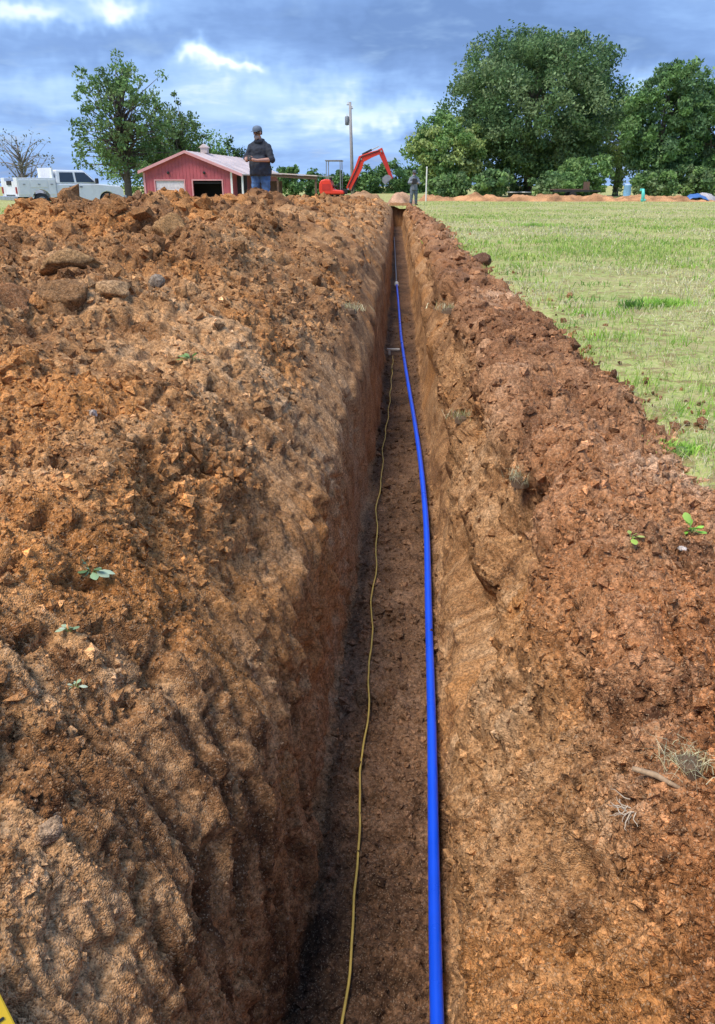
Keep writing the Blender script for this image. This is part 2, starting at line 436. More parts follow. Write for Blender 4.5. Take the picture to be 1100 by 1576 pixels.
# hollows: the dark pit under the roots and others
def dent(px_x, px_y, s0, rs, ry, depth, Y0):
    global D
    D -= depth * np.exp(-((SS - s0) / rs) ** 2 - ((YY - Y0) / ry) ** 2)
dent(0, 0, sk['rwalltop'] + .36, .035, .045, .11, 1.2); dent(0, 0, sk['rwalltop'] + .20, .05, .05, .06, 2.02); dent(0, 0, sk['rwalltop'] + .08, .09, .10, .05, 1.9)
dent(0, 0, sk['floorbase'] - .19, .05, .022, .05, 2.05); dent(0, 0, sk['wallbase'] + .03, .03, .05, .06, 2.75)
dent(0, 0, sk['wallbase'] + .03, .035, .07, .05, 1.62)
D *= 1 - .6 * sstep(sk['rtoe'] - .12, sk['rtoe'] + .1, SS)
D *= np.where(SS < sk['toe'], sstep(0, sk['toe'], SS), 1)
P = np.stack([GX, GY, GZ], -1) + NRM * D[..., None]
NR = grid_normals(P[..., 0], P[..., 1], P[..., 2])
nr, nc = SS.shape
def ramp_pal(pal, f, ora):
    f = np.clip(f, 0, 1)[..., None] * 3; pal = np.asarray(pal)
    seq = [pal[0], pal[1], pal[2], pal[4]]; out = np.zeros(f.shape[:-1] + (3,))
    for k in range(4): out += np.clip(1 - np.abs(f - k), 0, 1) * seq[k]
    o = ora[..., None]; return out * (1 - o) + pal[3] * o
tone = .48 + .42 * fbm(SS * .9, YY * .8, 301, 5, .6) + .30 * fbm(SS * 5, YY * 5, 302, 3) + .30 * (c3 - .5) + .30 * (c4 - .5) * (.4 + .6 * lod(.05)) + .16 * (c2 - .5) + .10 * wallw + .14 * heap * (1 - crestw)
tone = tone - .35 * rill * (1 - crestw) * 0 + .62 * fbm(SS * 2 + wx * 4, YY * 22 + SS * 2.5 + wy * 8, 303, 3) * (wallw + heap * (1 - crestw)) * lod(.07)
tone = np.where(tone > .66, .66 + (tone - .66) * .45, tone)
oran = .75 * sstep(.14, .38, fbm(SS * 1.3, YY * 1.2, 304, 4)) * (.6 + .4 * c3) 
TINT = (ramp_pal(SOIL_L, tone, oran) * (heap * (1 - floorw))[..., None] + ramp_pal(SOIL_R, tone - .05 + .35 * fbm(SS * 1.6, YY * 1.4, 309, 3) + .1 * c4, oran * .8) * bank[..., None]
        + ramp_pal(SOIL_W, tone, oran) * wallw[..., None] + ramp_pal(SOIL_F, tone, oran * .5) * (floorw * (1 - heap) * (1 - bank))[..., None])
def strip(name, i0, i1, mat):
    sub = P[:, i0:i1 + 1].reshape(-1, 3); m = i1 - i0 + 1
    r = np.arange(nr - 1)[:, None] * m + np.arange(m - 1)[None, :]
    F = np.stack([r, r + 1, r + m + 1, r + m], -1).reshape(-1, 4)
    me = np_mesh(name, sub, F); set_color(me, TINT[:, i0:i1 + 1].reshape(-1, 3))
    return link(name, me, mat)
iL = starts[6] + 10; iWb = starts[8]; iFb = starts[9]; iR = starts[11] - 8
tag(strip('soil_heap', 0, iL, M['soil']), 'long high heap of brown dug soil running along the left of the trench', 'soil heap')
tag(strip('trench_wall', iL, iWb, M['soil']), kind='structure')
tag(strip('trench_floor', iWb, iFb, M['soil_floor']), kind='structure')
tag(strip('trench_wall', iFb, iR, M['soil']), kind='structure')
tag(strip('soil_bank', iR, nc - 1, M['soil']), 'low reddish brown soil bank between the trench and the grass', 'soil bank')

def surf(px, py, i0=0, i1=None):
    """Nearest surface point of the swept mesh seen at a pixel."""
    d = np.array(ray(px, py).normalized()); i1 = i1 or nc
    Q = P[:, i0:i1].reshape(-1, 3) - np.array([0, 0, CAMZ]); t = Q @ d
    perp = np.linalg.norm(Q - t[:, None] * d, axis=1) / np.maximum(t, .2)
    ok = np.where((t > .3) & (perp < .006))[0]
    if len(ok) == 0: ok = np.array([np.argmin(np.where(t > .3, perp, 9))])
    k = ok[np.argmin(t[ok])]; r, c = divmod(k, i1 - i0)
    return Vector(P[r, c + i0]), Vector(NR[r, c + i0])

def ground_z(x, y):
    r = np.argmin(np.abs(Yr - y)); row = P[r]; 
    vis = np.argsort(np.abs(row[:, 0] - x))[:6]; return float(row[vis, 2].max())

# ---------------------------------------------------------------- field
def field_z(x, y):
    left = sstep(-4.5, -12, x)
    return -.95 * sstep(40, 66, y) * left + .03 * fbm(x * .25, y * .25, 5, 3) - .07 * sstep(25, 40, y) * left
xs = np.unique(np.concatenate([[-900, -400, -200, -110], np.linspace(-80, -5.6, 60), np.linspace(-5.5, .9, 22), np.linspace(.9, 14, 96), np.linspace(14.4, 60, 60), [80, 120, 200, 400, 900]]))
ys = np.unique(np.concatenate([[-60, -20, -6, -2.5], np.linspace(-1.2, 24, 170), np.linspace(24.3, 45.7, 80), np.linspace(46, 120, 110), [140, 180, 250, 400, 700, 1500]]))
FX, FY = np.meshgrid(xs, ys); FZ = field_z(FX, FY)
near = sstep(45, 8, FY) * sstep(1.1, 1.5, FX)
FZ += near * (.03 * fbm(FX * 2.2, FY * 2.2, 6, 4))
FZ -= .14 * sstep(toe_x(FY) + .10, toe_x(FY) - .06, FX) * (FX > 0) * (FY < 46)
m_ = len(xs); rr = np.arange(len(ys) - 1)[:, None] * m_ + np.arange(m_ - 1)[None, :]
cxm = .5 * (FX[:-1, :-1] + FX[1:, 1:]); cym = .5 * (FY[:-1, :-1] + FY[1:, 1:])
keep = ~((cxm > -5.5) & (cxm < .9) & (cym > -1.2) & (cym < 45.7))
FF = np.stack([rr, rr + 1, rr + m_ + 1, rr + m_], -1)[keep]
tag(link('field', np_mesh('field', np.stack([FX, FY, FZ], -1).reshape(-1, 3), FF), M['field']), kind='structure')
# far end wall of the trench
def trench_end():
    row = P[-1]; c = float(centre(46.0)); n = 9
    V, F = [], []
    xs_ = np.linspace(-.46 + c, .66 + c, 14)
    for j, (yy, zz) in enumerate([(45.9, -1.2), (45.95, -.6), (46.05, -.1), (46.3, .12), (46.9, .10), (47.6, -.06)]):
        for x_ in xs_: V.append((x_, yy + .05 * random.random(), zz + .05 * random.random()))
    k = len(xs_)
    for j in range(5):
        for i in range(k - 1): F.append((j * k + i, j * k + i + 1, (j + 1) * k + i + 1, (j + 1) * k + i))
    me = np_mesh('trench_end', np.array(V), np.array(F)); set_color(me, SOIL_W[1] * np.random.default_rng(3).uniform(.7, 1.3, (len(V), 1)))
    tag(link('trench_end', me, M['soil']), kind='structure')
trench_end()

# ---------------------------------------------------------------- loose clods and crumbs
phi = (1 + 5 ** .5) / 2
ICO_V = np.array([(-1, phi, 0), (1, phi, 0), (-1, -phi, 0), (1, -phi, 0), (0, -1, phi), (0, 1, phi), (0, -1, -phi), (0, 1, -phi), (phi, 0, -1), (phi, 0, 1), (-phi, 0, -1), (-phi, 0, 1)]) / math.hypot(1, phi)
ICO_F = np.array([(0, 11, 5), (0, 5, 1), (0, 1, 7), (0, 7, 10), (0, 10, 11), (1, 5, 9), (5, 11, 4), (11, 10, 2), (10, 7, 6), (7, 1, 8), (3, 9, 4), (3, 4, 2), (3, 2, 6), (3, 6, 8), (3, 8, 9), (4, 9, 5), (2, 4, 11), (6, 2, 10), (8, 6, 7), (9, 8, 1)])
def ico_sub(V, F):
    V = [tuple(v) for v in V]; cache = {}; out = []
    def mid(a, b):
        k = (min(a, b), max(a, b))
        if k not in cache:
            p = (np.array(V[a]) + np.array(V[b])); p /= np.linalg.norm(p); cache[k] = len(V); V.append(tuple(p))
        return cache[k]
    for a, b, c in F:
        x, y, z = mid(a, b), mid(b, c), mid(c, a); out += [(a, x, z), (b, y, x), (c, z, y), (x, y, z)]
    return np.array(V), np.array(out)
OCT_V = np.array([(1, 0, 0), (-1, 0, 0), (0, 1, 0), (0, -1, 0), (0, 0, 1), (0, 0, -1.)]); OCT_F = np.array([(0, 2, 4), (2, 1, 4), (1, 3, 4), (3, 0, 4), (2, 0, 5), (1, 2, 5), (3, 1, 5), (0, 3, 5)])
ICO2 = ico_sub(ICO_V, ICO_F); ICO3 = ico_sub(*ICO2)

def scatter_lumps(name, pos, nor, size, cols, label, seed, fine=False, sink=.1):
    r = np.random.default_rng(seed); BV, BF = (ICO2 if fine == 2 else ((ICO_V, ICO_F) if fine else (OCT_V, OCT_F))); n, k = len(pos), len(BV)
    q = r.normal(size=(n, 4)); q /= np.linalg.norm(q, axis=1, keepdims=True); w, x, y, z = q.T
    Rm = np.stack([1 - 2 * (y * y + z * z), 2 * (x * y - z * w), 2 * (x * z + y * w), 2 * (x * y + z * w), 1 - 2 * (x * x + z * z), 2 * (y * z - x * w),
                   2 * (x * z - y * w), 2 * (y * z + x * w), 1 - 2 * (x * x + y * y)], -1).reshape(n, 3, 3)
    loc = BV[None] * (1 + r.normal(size=(n, k, 1)) * .2) * r.uniform(.62, 1.15, (n, 1, 3))
    V = np.einsum('nij,nkj->nki', Rm, loc) * size[:, None, None] + (pos + nor * size[:, None] * sink)[:, None]
    F = (BF[None] + (np.arange(n) * k)[:, None, None]).reshape(-1, 3)
    me = np_mesh(name, V.reshape(-1, 3), F, False); set_color(me, np.repeat(cols, k, 0))
    return tag(link(name, me, M['soil']), label, 'soil', kind='stuff')

def pick(zone, n, ymin, ymax, seed):
    """Random surface points, density falling with distance; with the tone of the soil there."""
    r = np.random.default_rng(seed); w = zone * ((YY > ymin) & (YY < ymax)); w = w[:-1, :-1]
    ds = np.gradient(S)[None, :-1]; w = w * ds * dYr[:-1] / np.maximum(YY[:-1, :-1], .8) ** 1.6
    cdf = np.cumsum(w.ravel()); k = np.searchsorted(cdf, r.random(n) * cdf[-1]); i, j = np.unravel_index(np.clip(k, 0, w.size - 1), w.shape)
    a, b = r.random((n, 1)), r.random((n, 1))
    p = P[i, j] * (1 - a) * (1 - b) + P[i + 1, j] * a * (1 - b) + P[i, j + 1] * (1 - a) * b + P[i + 1, j + 1] * a * b
    return p, NR[i, j], TINT[i, j] * r.uniform(.6, 1.45, (n, 1)) * np.where(r.random((n, 1)) < .05, 1.5, 1)

def sizes(n, lo, hi, seed, p=2.8):
    r = np.random.default_rng(seed + 1000); u = r.random(n); a = 1 - p
    return ((lo ** a + u * (hi ** a - lo ** a)) ** (1 / a))
for (nm, zone, cnt, lo, hi, y1, lab, sd) in (
        ('soil_crumbs', heap * (SS > sk['crest'] - .6) * (.45 + patch * .7 + crestw * .3), 36000, .0062, .028, 9, 'small loose brown crumbs strewn over the left soil heap', 201),
        ('soil_crumbs', (bank + face * .4) * (.4 + patch), 23000, .0060, .028, 8, 'small reddish crumbs and grit strewn over the right bank', 202),
        ('soil_grit', (heap * (SS > sk['shoulder']) + bank * .6 + face * .5 + wallw * .25), 26000, .0042, .014, 2.4, 'fine soil grit covering the near slopes on both sides', 204),
        ('soil_crumbs', floorw, 6000, .0055, .028, 14, 'dark crumbs fallen along the trench floor', 203)):
    p, nrm, tn = pick(zone, cnt, .2, y1, sd)
    scale = np.clip(p[:, 1] / 2.2, .7, 1.7)
    scatter_lumps(nm, p, nrm, sizes(cnt, lo, hi, sd) * scale, tn, lab, sd + 50)
for (nm, zone, cnt, lo, hi, lab, sd) in (
        ('loose_clods', (heap * (SS > sk['crest'] - .3) * crestw + heap * .10 * patch), 900, .018, .075, 'fist sized brown clods lying over the left soil heap', 211),
        ('loose_clods', bank, 700, .014, .055, 'fist sized red brown clods lying along the right bank', 212)):
    p, nrm, tn = pick(zone, cnt, .9, 30, sd); scale = np.clip(p[:, 1] / 4, .5, 1.5)
    scatter_lumps(nm, p, nrm, sizes(cnt, lo, hi, sd) * scale, tn, lab, sd + 50, 2, 0.0)
p, nrm, tn = pick((heap * (SS > sk['crest'] - .4) * (.4 + crestw) + bank * .8) * np.maximum(YY, .8) ** .9, 2600, 5.5, 42, 221)
scatter_lumps('loose_clods', p, nrm, sizes(2600, .03, .11, 221) * np.clip(p[:, 1] / 14, .7, 1.4), tn, 'clods strewn over the far stretch of the soil heaps', 271, True, 0.0)
# clods rolled out on to the grass
r_ = np.random.default_rng(5); n_ = 240; yy_ = np.exp(r_.uniform(math.log(2.2), math.log(30), n_)); xx_ = toe_x(yy_) + np.abs(r_.normal(size=n_)) * .26
pp_ = np.stack([xx_, yy_, field_z(xx_, yy_) + .005], -1)
scatter_lumps('loose_clods', pp_, np.tile([0, 0, 1.], (n_, 1)), sizes(n_, .010, .045, 8), SOIL_R[r_.choice(3, n_)], 'clods of red soil rolled from the bank onto the grass', 10, True)
# ---------------------------------------------------------------- grass on the field
def blades(name, X, Y, Z, h, w, col, lean=.5, seed=0, parent=None, mat='grass'):
    r = np.random.default_rng(seed); n = len(X); a = r.uniform(0, 2 * np.pi, n); b = r.uniform(0, 2 * np.pi, n)
    ln = np.abs(r.normal(size=n)) * lean * h
    p0 = np.stack([X, Y, Z - .005], -1); side = np.stack([np.cos(a), np.sin(a), np.zeros(n)], -1) * (w / 2)[:, None]
    bend = np.stack([np.cos(b), np.sin(b), np.zeros(n)], -1) * ln[:, None]; up = np.zeros((n, 3)); up[:, 2] = h
    mid_ = p0 + up * .6 + bend * .35; tip = p0 + up * np.clip(1 - .25 * (ln / h)[:, None], .2, 1) + bend
    V = np.stack([p0 - side, p0 + side, mid_ + side * .7, mid_ - side * .7, tip], 1).reshape(-1, 3)
    o = np.arange(n)[:, None] * 5
    F = np.concatenate([o + [0, 1, 2], o + [0, 2, 3], o + [3, 2, 4]], 0)
    me = np_mesh(name, V, F, True); set_color(me, np.repeat(col, 5, 0))
    return tag(link(name, me, M[mat], parent), kind='stuff')

GREEN = np.array([(.30, .45, .09), (.36, .50, .12), (.44, .53, .17), (.22, .38, .075)]); STRAW = np.array([(.64, .60, .36), (.70, .66, .44), (.52, .45, .25)])
def grass_field():
    r = np.random.default_rng(77); n = 160000
    Y = np.exp(r.uniform(math.log(1.6), math.log(58), n)); T = toe_x(Y)
    X = T - .12 + (np.abs(r.normal(size=n)) * .02) + r.random(n) * (.52 * Y + 2.2)
    thin = fbm(X * 1.3, Y * 1.1, 401, 4); keep = (r.random(n) < np.clip(.95 + 2.8 * thin, .06, 1)) & (r.random(n) < sstep(T - .12, T + .25, X) + .03)
    bare = (vnoise(X * 3.0, Y * 2.6, 411) + .5 * vnoise(X * 7, Y * 6, 412) > .16 + .35 * sstep(.2, 2.2, X - T)) & (X - T < 2.4); keep &= ~(bare & (r.random(n) < .8))
    X, Y = X[keep], Y[keep]; n = len(X); Z = field_z(X, Y) + .012
    lush = fbm(X * .30, Y * .22, 402, 3) + .5 * fbm(X * 1.6, Y * 1.2, 403, 3) + .10 * sstep(6, 14, Y)
    g = r.random(n) < np.clip(.52 + 1.9 * lush - .35 * sstep(-.05, .25, fbm(X * .55, Y * .35, 413, 3)), .06, .92)
    col = np.where(g[:, None], GREEN[r.choice(4, n, p=[.3, .3, .25, .15])], STRAW[r.choice(3, n)]) * r.uniform(.75, 1.25, (n, 1))
    dist = np.clip(Y / 7, .6, 3.2)
    h = r.uniform(.018, .055, n) * (1 + .8 * np.clip(lush, 0, 1)) * np.clip(dist, .8, 1.3); w = r.uniform(.004, .008, n) * dist
    o = blades('grass', X, Y, Z, h, w, col, .9, 5); tag(o, 'short pale green and straw coloured grass covering the field', 'grass', kind='stuff')
    m = 150; cy_ = np.exp(r.uniform(math.log(3), math.log(34), m)); cx_ = toe_x(cy_) + .15 + r.random(m) ** 1.3 * (.5 * cy_ + 1.5)
    k = np.repeat(np.arange(m), 34); n = len(k); sp = np.clip(cy_[k] * .012, .04, .25); X = cx_[k] + r.normal(size=n) * sp * 1.5; Y = cy_[k] + r.normal(size=n) * sp
    cc = np.array([(.26, .46, .06), (.34, .52, .09), (.46, .56, .14), (.16, .32, .06)])[r.choice(4, m)][k] * r.uniform(.8, 1.2, (n, 1))
    o = blades('grass_weeds', X, Y, field_z(X, Y), r.uniform(.05, .11, n), r.uniform(.006, .011, n) * np.clip(cy_[k] / 7, .7, 2.5), cc, .8, 15); tag(o, 'taller green weeds dotted through the pale field grass', 'weeds', kind='stuff')
    # sparse grass on the far left, seen past the end of the heap
    n = 9000; Y = r.uniform(18, 44, n); X = r.uniform(-26, -6.2, n)
    o = blades('grass', X, Y, field_z(X, Y), r.uniform(.05, .11, n), r.uniform(.02, .04, n), GREEN[r.choice(4, n)] * r.uniform(.8, 1.3, (n, 1)), .7, 6)
    tag(o, 'pale grass beside the white truck beyond the left heap', 'grass', kind='stuff')
grass_field()

# ---------------------------------------------------------------- pipe and wire in the trench
def resample(pts, n):
    pts = np.array(pts, float); t = np.concatenate([[0], np.cumsum(np.linalg.norm(np.diff(pts, axis=0), axis=1))])
    tt = np.linspace(0, t[-1], n); q = np.stack([np.interp(tt, t, pts[:, k]) for k in range(3)], -1)
    ker = np.array([1, 2, 3, 2, 1]) / 9.0; pad = np.pad(q, ((2, 2), (0, 0)), 'edge')
    for k in range(3): q[:, k] = np.convolve(pad[:, k], ker, 'valid')
    return q
FLZ = -1.05
def floor_top(x, y):
    r = int(np.argmin(np.abs(Yr - y))); row = P[max(0, r - 4):r + 5, iWb + 4:iFb - 4].reshape(-1, 3)
    k = np.abs(row[:, 0] - x) < .03; return float(row[k, 2].max()) if k.any() else FLZ
pipe_px = [(672, 1660), (670, 1576), (667, 1330), (664, 1100), (659, 960), (657, 820), (648, 720), (636, 640), (625, 575), (617, 520), (612, 455), (610, 437)]
pts = [on_z(x, y, FLZ + .03) for x, y in pipe_px]; pts.insert(0, Vector((pts[0].x + .005, .2, FLZ + .03)))
q = resample(pts, 90)
for k in range(len(q)): q[k, 2] = max(FLZ + .02, .45 * (floor_top(q[k, 0], q[k, 1]) + .015) + .55 * (FLZ + .02)) + .024
q = resample(q, 120); pipe_end = Vector(q[-1])
blue = plain('blue_pipe', (.008, .085, .80), .33, 0, .08, 3.0, dirt=(.05, .09, .42))
t_ = NT(blue.node_tree); b_ = t_.n['Principled BSDF']; b_.inputs['Specular IOR Level'].default_value = .45
tag(MB().tube(q, .0195, 14).build('water_pipe', blue, smooth=True), 'bright blue plastic water pipe lying along the trench floor', 'pipe')
cp = empty('pipe_coupling', pipe_end, 0, 'small white coupling where the blue pipe ends in the far trench', 'coupling')
dirv = (Vector(q[-1]) - Vector(q[-4])).normalized()
white_pl = plain('white_plastic', (.74, .74, .70), .45, 0, .05)
MB().tube([-dirv * .16, -dirv * .1, dirv * .1, dirv * .16], [.03, .036, .036, .03], 12).build('sleeve', white_pl, cp, smooth=True)
for k in (-.12, .12): MB().tube([dirv * (k - .03), dirv * (k + .03)], [.044, .044], 12).build('collar', white_pl, cp)
far_px = [(609.5, 420), (608, 395), (606.5, 365), (606, 340)]
fp = [on_z(x, y, FLZ + .05) for x, y in far_px]; fp = [f for f in fp if f.y < 44]; fp[0] = pipe_end + dirv * .17
for f in fp[1:]: f.x = min(max(f.x, float(centre(f.y)) - .17), float(centre(f.y)) + .1)
tag(MB().tube(resample(fp, 40), .017, 10).build('grey_pipe', plain('pale_pipe', (.17, .18, .20), .5), smooth=True), 'pale grey pipe running on beyond the white coupling to the trench end', 'pipe')
wire_px = [(514, 1640), (524, 1576), (533, 1520), (541, 1480), (546, 1410), (550, 1350), (551, 1290), (552, 1230), (558, 1165), (567, 1090), (566, 1060), (570, 1020), (572, 980), (571, 930), (578, 880), (580, 830), (579, 780), (588, 730), (589, 690), (597, 640), (601, 600), (605, 545)]
wq = resample([on_z(x, y, FLZ + .03) for x, y in wire_px], 160)
for k in range(len(wq)):
    wq[k, 2] = floor_top(wq[k, 0], wq[k, 1]) * .6 + .4 * (FLZ + .03) + .006; wq[k, 0] += .006 * math.sin(k * .55) + .004 * math.sin(k * 1.9)
tag(MB().tube(resample(wq, 240), .0042, 6).build('tracer_wire', plain('yellow_wire', (.68, .47, .10), .5, 0, .15, 20), smooth=True), 'thin yellow tracer wire wandering along the trench floor', 'wire')
sp_ = on_z(605, 539, FLZ + .08)
MBs = MB(); MBs.box((0, 0, .012), (.17, .035, .024)); MBs.box((-.05, 0, -.02), (.03, .03, .09))
st = MBs.build('wooden_peg', plain('pale_wood', (.62, .56, .46), .7, 0, .15, 20), bevel=.004); st.location = sp_
tag(st, 'short pale peg lying across the trench floor beside the blue pipe', 'peg')

# ---------------------------------------------------------------- single rocks and big clods on the heap
def rock(name, px, py, size, tint, label, cat, seed, squash=(1, .8, .6), off=.25, zone=(0, None), ang=.3):
    r = np.random.default_rng(seed); V, F = ICO3; V = V.copy()
    # cut facets, then roughen
    for _ in range(9):
        d = r.normal(size=3); d /= np.linalg.norm(d); c = r.uniform(.42, .85); k = V @ d
        V = V - np.where(k > c, k - c, 0)[:, None] * d
    V, F = ico_sub2(V, F)
    n3 = fbm(V[:, 0] * 4 + V[:, 2] * 3, V[:, 1] * 4 - V[:, 2] * 3, seed, 4)
    n4 = fbm(V[:, 0] * 13 + V[:, 2] * 11, V[:, 1] * 13 - V[:, 2] * 9, seed + 5, 3)
    V = V * (1 + .20 * n3[:, None] + .07 * n4[:, None]); V = V * np.array(squash) * size
    p, n = surf(px, py, *zone)
    rot = np.array(Matrix.Rotation(r.uniform(-ang, ang) * 3, 3, 'Z') @ Matrix.Rotation(r.uniform(-ang, ang), 3, 'X'))
    me = np_mesh(name, V @ rot.T, F, True); set_color(me, np.array(tint) * (1 + .5 * n3[:, None]))
    o = link(name, me, M['soil']); o.location = p + Vector((0, 0, size * squash[2] * off))
    return tag(o, label, cat)
def ico_sub2(V, F):
    E = {}; V = [np.array(v) for v in V]; out = []
    def mid(a, b):
        k = (min(a, b), max(a, b))
        if k not in E: E[k] = len(V); V.append((V[a] + V[b]) / 2)
        return E[k]
    for a, b, c in F:
        x, y, z = mid(a, b), mid(b, c), mid(c, a); out += [(a, x, z), (b, y, x), (c, z, y), (x, y, z)]
    return np.array(V), np.array(out)
hz = (0, iL)
rock('boulder', 112, 402, .155, (.33, .19, .085), 'large flat tan boulder tilted on the left heap near the truck', 'boulder', 31, (1.15, .7, .62), .05, hz)
rock('boulder', 96, 452, .15, (.22, .115, .050), 'dark brown boulder with a shadowed underside on the left heap', 'boulder', 32, (1.1, .8, .6), .05, hz)
rock('boulder', 18, 466, .12, (.27, .125, .055), 'rounded reddish boulder at the left edge of the picture', 'boulder', 33, (1.0, .8, .75), .05, hz)
rock('soil_clod', 172, 440, .085, (.40, .24, .12), 'smooth orange tan clod just right of the dark boulder', 'clod', 34, (1.1, .8, .6), .0, hz)
rock('soil_clod', 210, 297, .075, (.22, .12, .065), 'dark pointed clod on the heap crest left of the red barn', 'clod', 35, (.8, .8, .95), .1, hz)
rock('soil_clod', 258, 345, .12, (.34, .19, .08), 'big tan clod high on the left heap below the barn', 'clod', 36, (1.1, .8, .8), .1, hz)
rock('stone', 242, 437, .05, (.25, .20, .155), 'grey angular stone in the middle of the left heap', 'stone', 37, (.9, .8, 1.0), .5, hz)
rock('stone', 150, 636, .018, (.56, .46, .38), 'small whitish stone on the left slope', 'stone', 38, (1, .8, .8), .5, hz)
rock('stone', 68, 1282, .030, (.36, .24, .15), 'greyish stone half buried low on the left slope', 'stone', 39, (1.1, .8, .7), .05, hz)
bz = (iR, nc - 40)
rock('soil_clod', 846, 473, .12, (.30, .12, .06), 'big red clod on the grass edge of the right bank', 'clod', 41, (1.0, .8, .8), .3, (iR, nc))
rock('soil_clod', 740, 392, .16, (.13, .065, .04), 'dark lumpy clod near the far end of the right bank', 'clod', 42, (1.2, .8, .7), .2, bz)
rock('stone', 1040, 846, .014, (.58, .50, .45), 'small pale stone under the bright green weed', 'stone', 43, (1.1, .8, .6), .4, bz)
rock('soil_clod', 560, 1075, .05, (.16, .10, .06), 'dark clod jutting from the foot of the left trench wall', 'clod', 44, (1, .8, .9), .2, (iWb, iFb))

# ---------------------------------------------------------------- small plants on the soil
LEAFC = np.array([(.16, .34, .06), (.24, .44, .09), (.12, .28, .06)])
def tuft(name, px, py, n, h, spread, col, label, zone, seed, cat='grass tuft', w=.007, lean=.9, straw=0.0):
    p, nn = surf(px, py, *zone); r = np.random.default_rng(seed)
    a = r.uniform(0, 2 * np.pi, n); d = np.abs(r.normal(size=n)) * spread
    c = np.array(col)[r.choice(len(col), n)] * r.uniform(.75, 1.3, (n, 1))
    s = r.random(n) < straw; c[s] = STRAW[r.choice(3, s.sum())] * r.uniform(.8, 1.3, (s.sum(), 1))
    root = empty(name, p, 0, label, cat)
    blades('blades', np.cos(a) * d, np.sin(a) * d, np.zeros(n), r.uniform(.5, 1, n) * h, r.uniform(.6, 1.2, n) * w, c, lean, seed, root)
    MB().lathe([(spread * .9, -.03), (spread * .8, .004), (spread * .3, .014)], n=9).build('root_clump', plain('root_soil', (.12, .075, .045), .95), root)
    return root
def weed(name, px, py, n, size, col, label, zone, seed, cat='weed'):
    p, nn = surf(px, py, *zone); r = np.random.default_rng(seed); root = empty(name, p, 0, label, cat)
    st = MB()
    for k in range(n):
        a, t = r.uniform(0, 2 * math.pi), r.uniform(.5, 1.45); L = size * r.uniform(.35, 1)
        d = Vector((math.cos(a) * math.sin(t), math.sin(a) * math.sin(t), math.cos(t))); s_ = d.cross(Vector((0, 0, 1))).normalized()
        u = s_.cross(d); b0 = d * L * .35; wd = L * r.uniform(.16, .26)
        st.tube([Vector((0, 0, -.01)), b0], .0016, 4)
        lf = MB(); prof_ = [(0, .15), (.3, .9), (.6, 1), (.85, .55), (1, .05)]; vs = []
        for t_, w_ in prof_:
            ctr = b0 + d * L * .7 * t_ - Vector((0, 0, 1)) * L * .25 * t_ * t_
            vs += [ctr - s_ * wd * w_ - u * wd * .25 * w_, ctr, ctr + s_ * wd * w_ - u * wd * .25 * w_]
        fs = []
        for i in range(4): fs += [(3 * i, 3 * i + 1, 3 * i + 4, 3 * i + 3), (3 * i + 1, 3 * i + 2, 3 * i + 5, 3 * i + 4)]
        lf.add(vs, fs); o = lf.build('leaf', M['leaf'], root, smooth=True)
        set_color(o.data, np.tile(np.array(col[k % len(col)]) * r.uniform(.8, 1.3), (len(vs), 1)))
    st.build('stem', plain('stem', (.20, .26, .09), .6), root)
    return root
PALEG = [(.40, .52, .34), (.28, .42, .24), (.50, .58, .42)]
weed('weed', 145, 880, 11, .055, [(.30, .46, .26), (.44, .56, .40), (.16, .28, .12)], 'wilted pale green weed on the middle of the left slope', hz, 61)
weed('weed', 104, 962, 6, .035, PALEG, 'tiny pale green sprig just below the wilted weed', hz, 62)
weed('weed', 112, 1052, 6, .038, PALEG, 'small pale leaves lowest on the left slope', hz, 63)
weed('weed', 290, 548, 8, .075, [(.16, .28, .08), (.24, .36, .14)], 'small dark green weed high on the left slope', hz, 64)
weed('weed', 1060, 812, 13, .075, [(.30, .60, .09), (.22, .48, .06), (.42, .66, .14)], 'bright green weed at the right edge of the bank', bz, 65)
weed('weed', 972, 826, 7, .045, [(.36, .52, .10), (.46, .54, .16)], 'small yellow green weed left of the bright green one', bz, 66)
tuft('grass_tuft', 800, 742, 170, .075, .045, STRAW * .8, 'dry grass clump hanging on the right trench edge', (iR - 40, nc - 40), 67, w=.0028, straw=.6)
tuft('grass_tuft', 1062, 1176, 170, .045, .032, [(.62, .62, .42), (.52, .56, .34)], 'pale straw coloured grass clump with stalks on the near right bank', bz, 68, w=.0018, lean=1.5, straw=.8)
tuft('grass_tuft', 706, 642, 110, .08, .06, [(.30, .34, .14)], 'dull green grass caught on the right trench wall', (iR - 60, nc - 40), 69, w=.0035, straw=.5)
tuft('grass_tuft', 690, 470, 130, .09, .10, [(.36, .36, .16)], 'straw coloured grass on the far right trench edge', (iR - 60, nc - 40), 70, w=.005, straw=.7)
tuft('grass_tuft', 543, 474, 110, .09, .08, [(.40, .36, .18)], 'straw coloured grass on the far left trench edge', (iL - 60, iL + 20), 71, w=.005, straw=.8)
def roots(px, py, n, L, label, seed):
    p, nn = surf(px, py, *bz); r = np.random.default_rng(seed); root = empty('root_strands', p, 0, label, 'roots')
    for k in range(n):
        a = r.uniform(2.2, 4.6); q_ = [Vector((r.normal() * .012, r.normal() * .012, .004))]
        for j in range(6): q_.append(q_[-1] + Vector((math.cos(a), math.sin(a) * .8, -.12 + .3 * r.normal())) * L / 6); a += r.normal() * .35
        MB().tube(q_, [.0013, .0013, .0012, .001, .0008, .0006, .0004], 5).build('strand', M['root'], root)
M['root'] = plain('root_fibre', (.48, .39, .29), .7)
roots(905, 1275, 7, .045, 'whitish root strands over a dark hollow in the near right bank', 81)
roots(885, 1318, 5, .04, 'short white rootlets on the lip just below the longer roots', 82)
sk_p, _ = surf(1010, 1200, *bz)
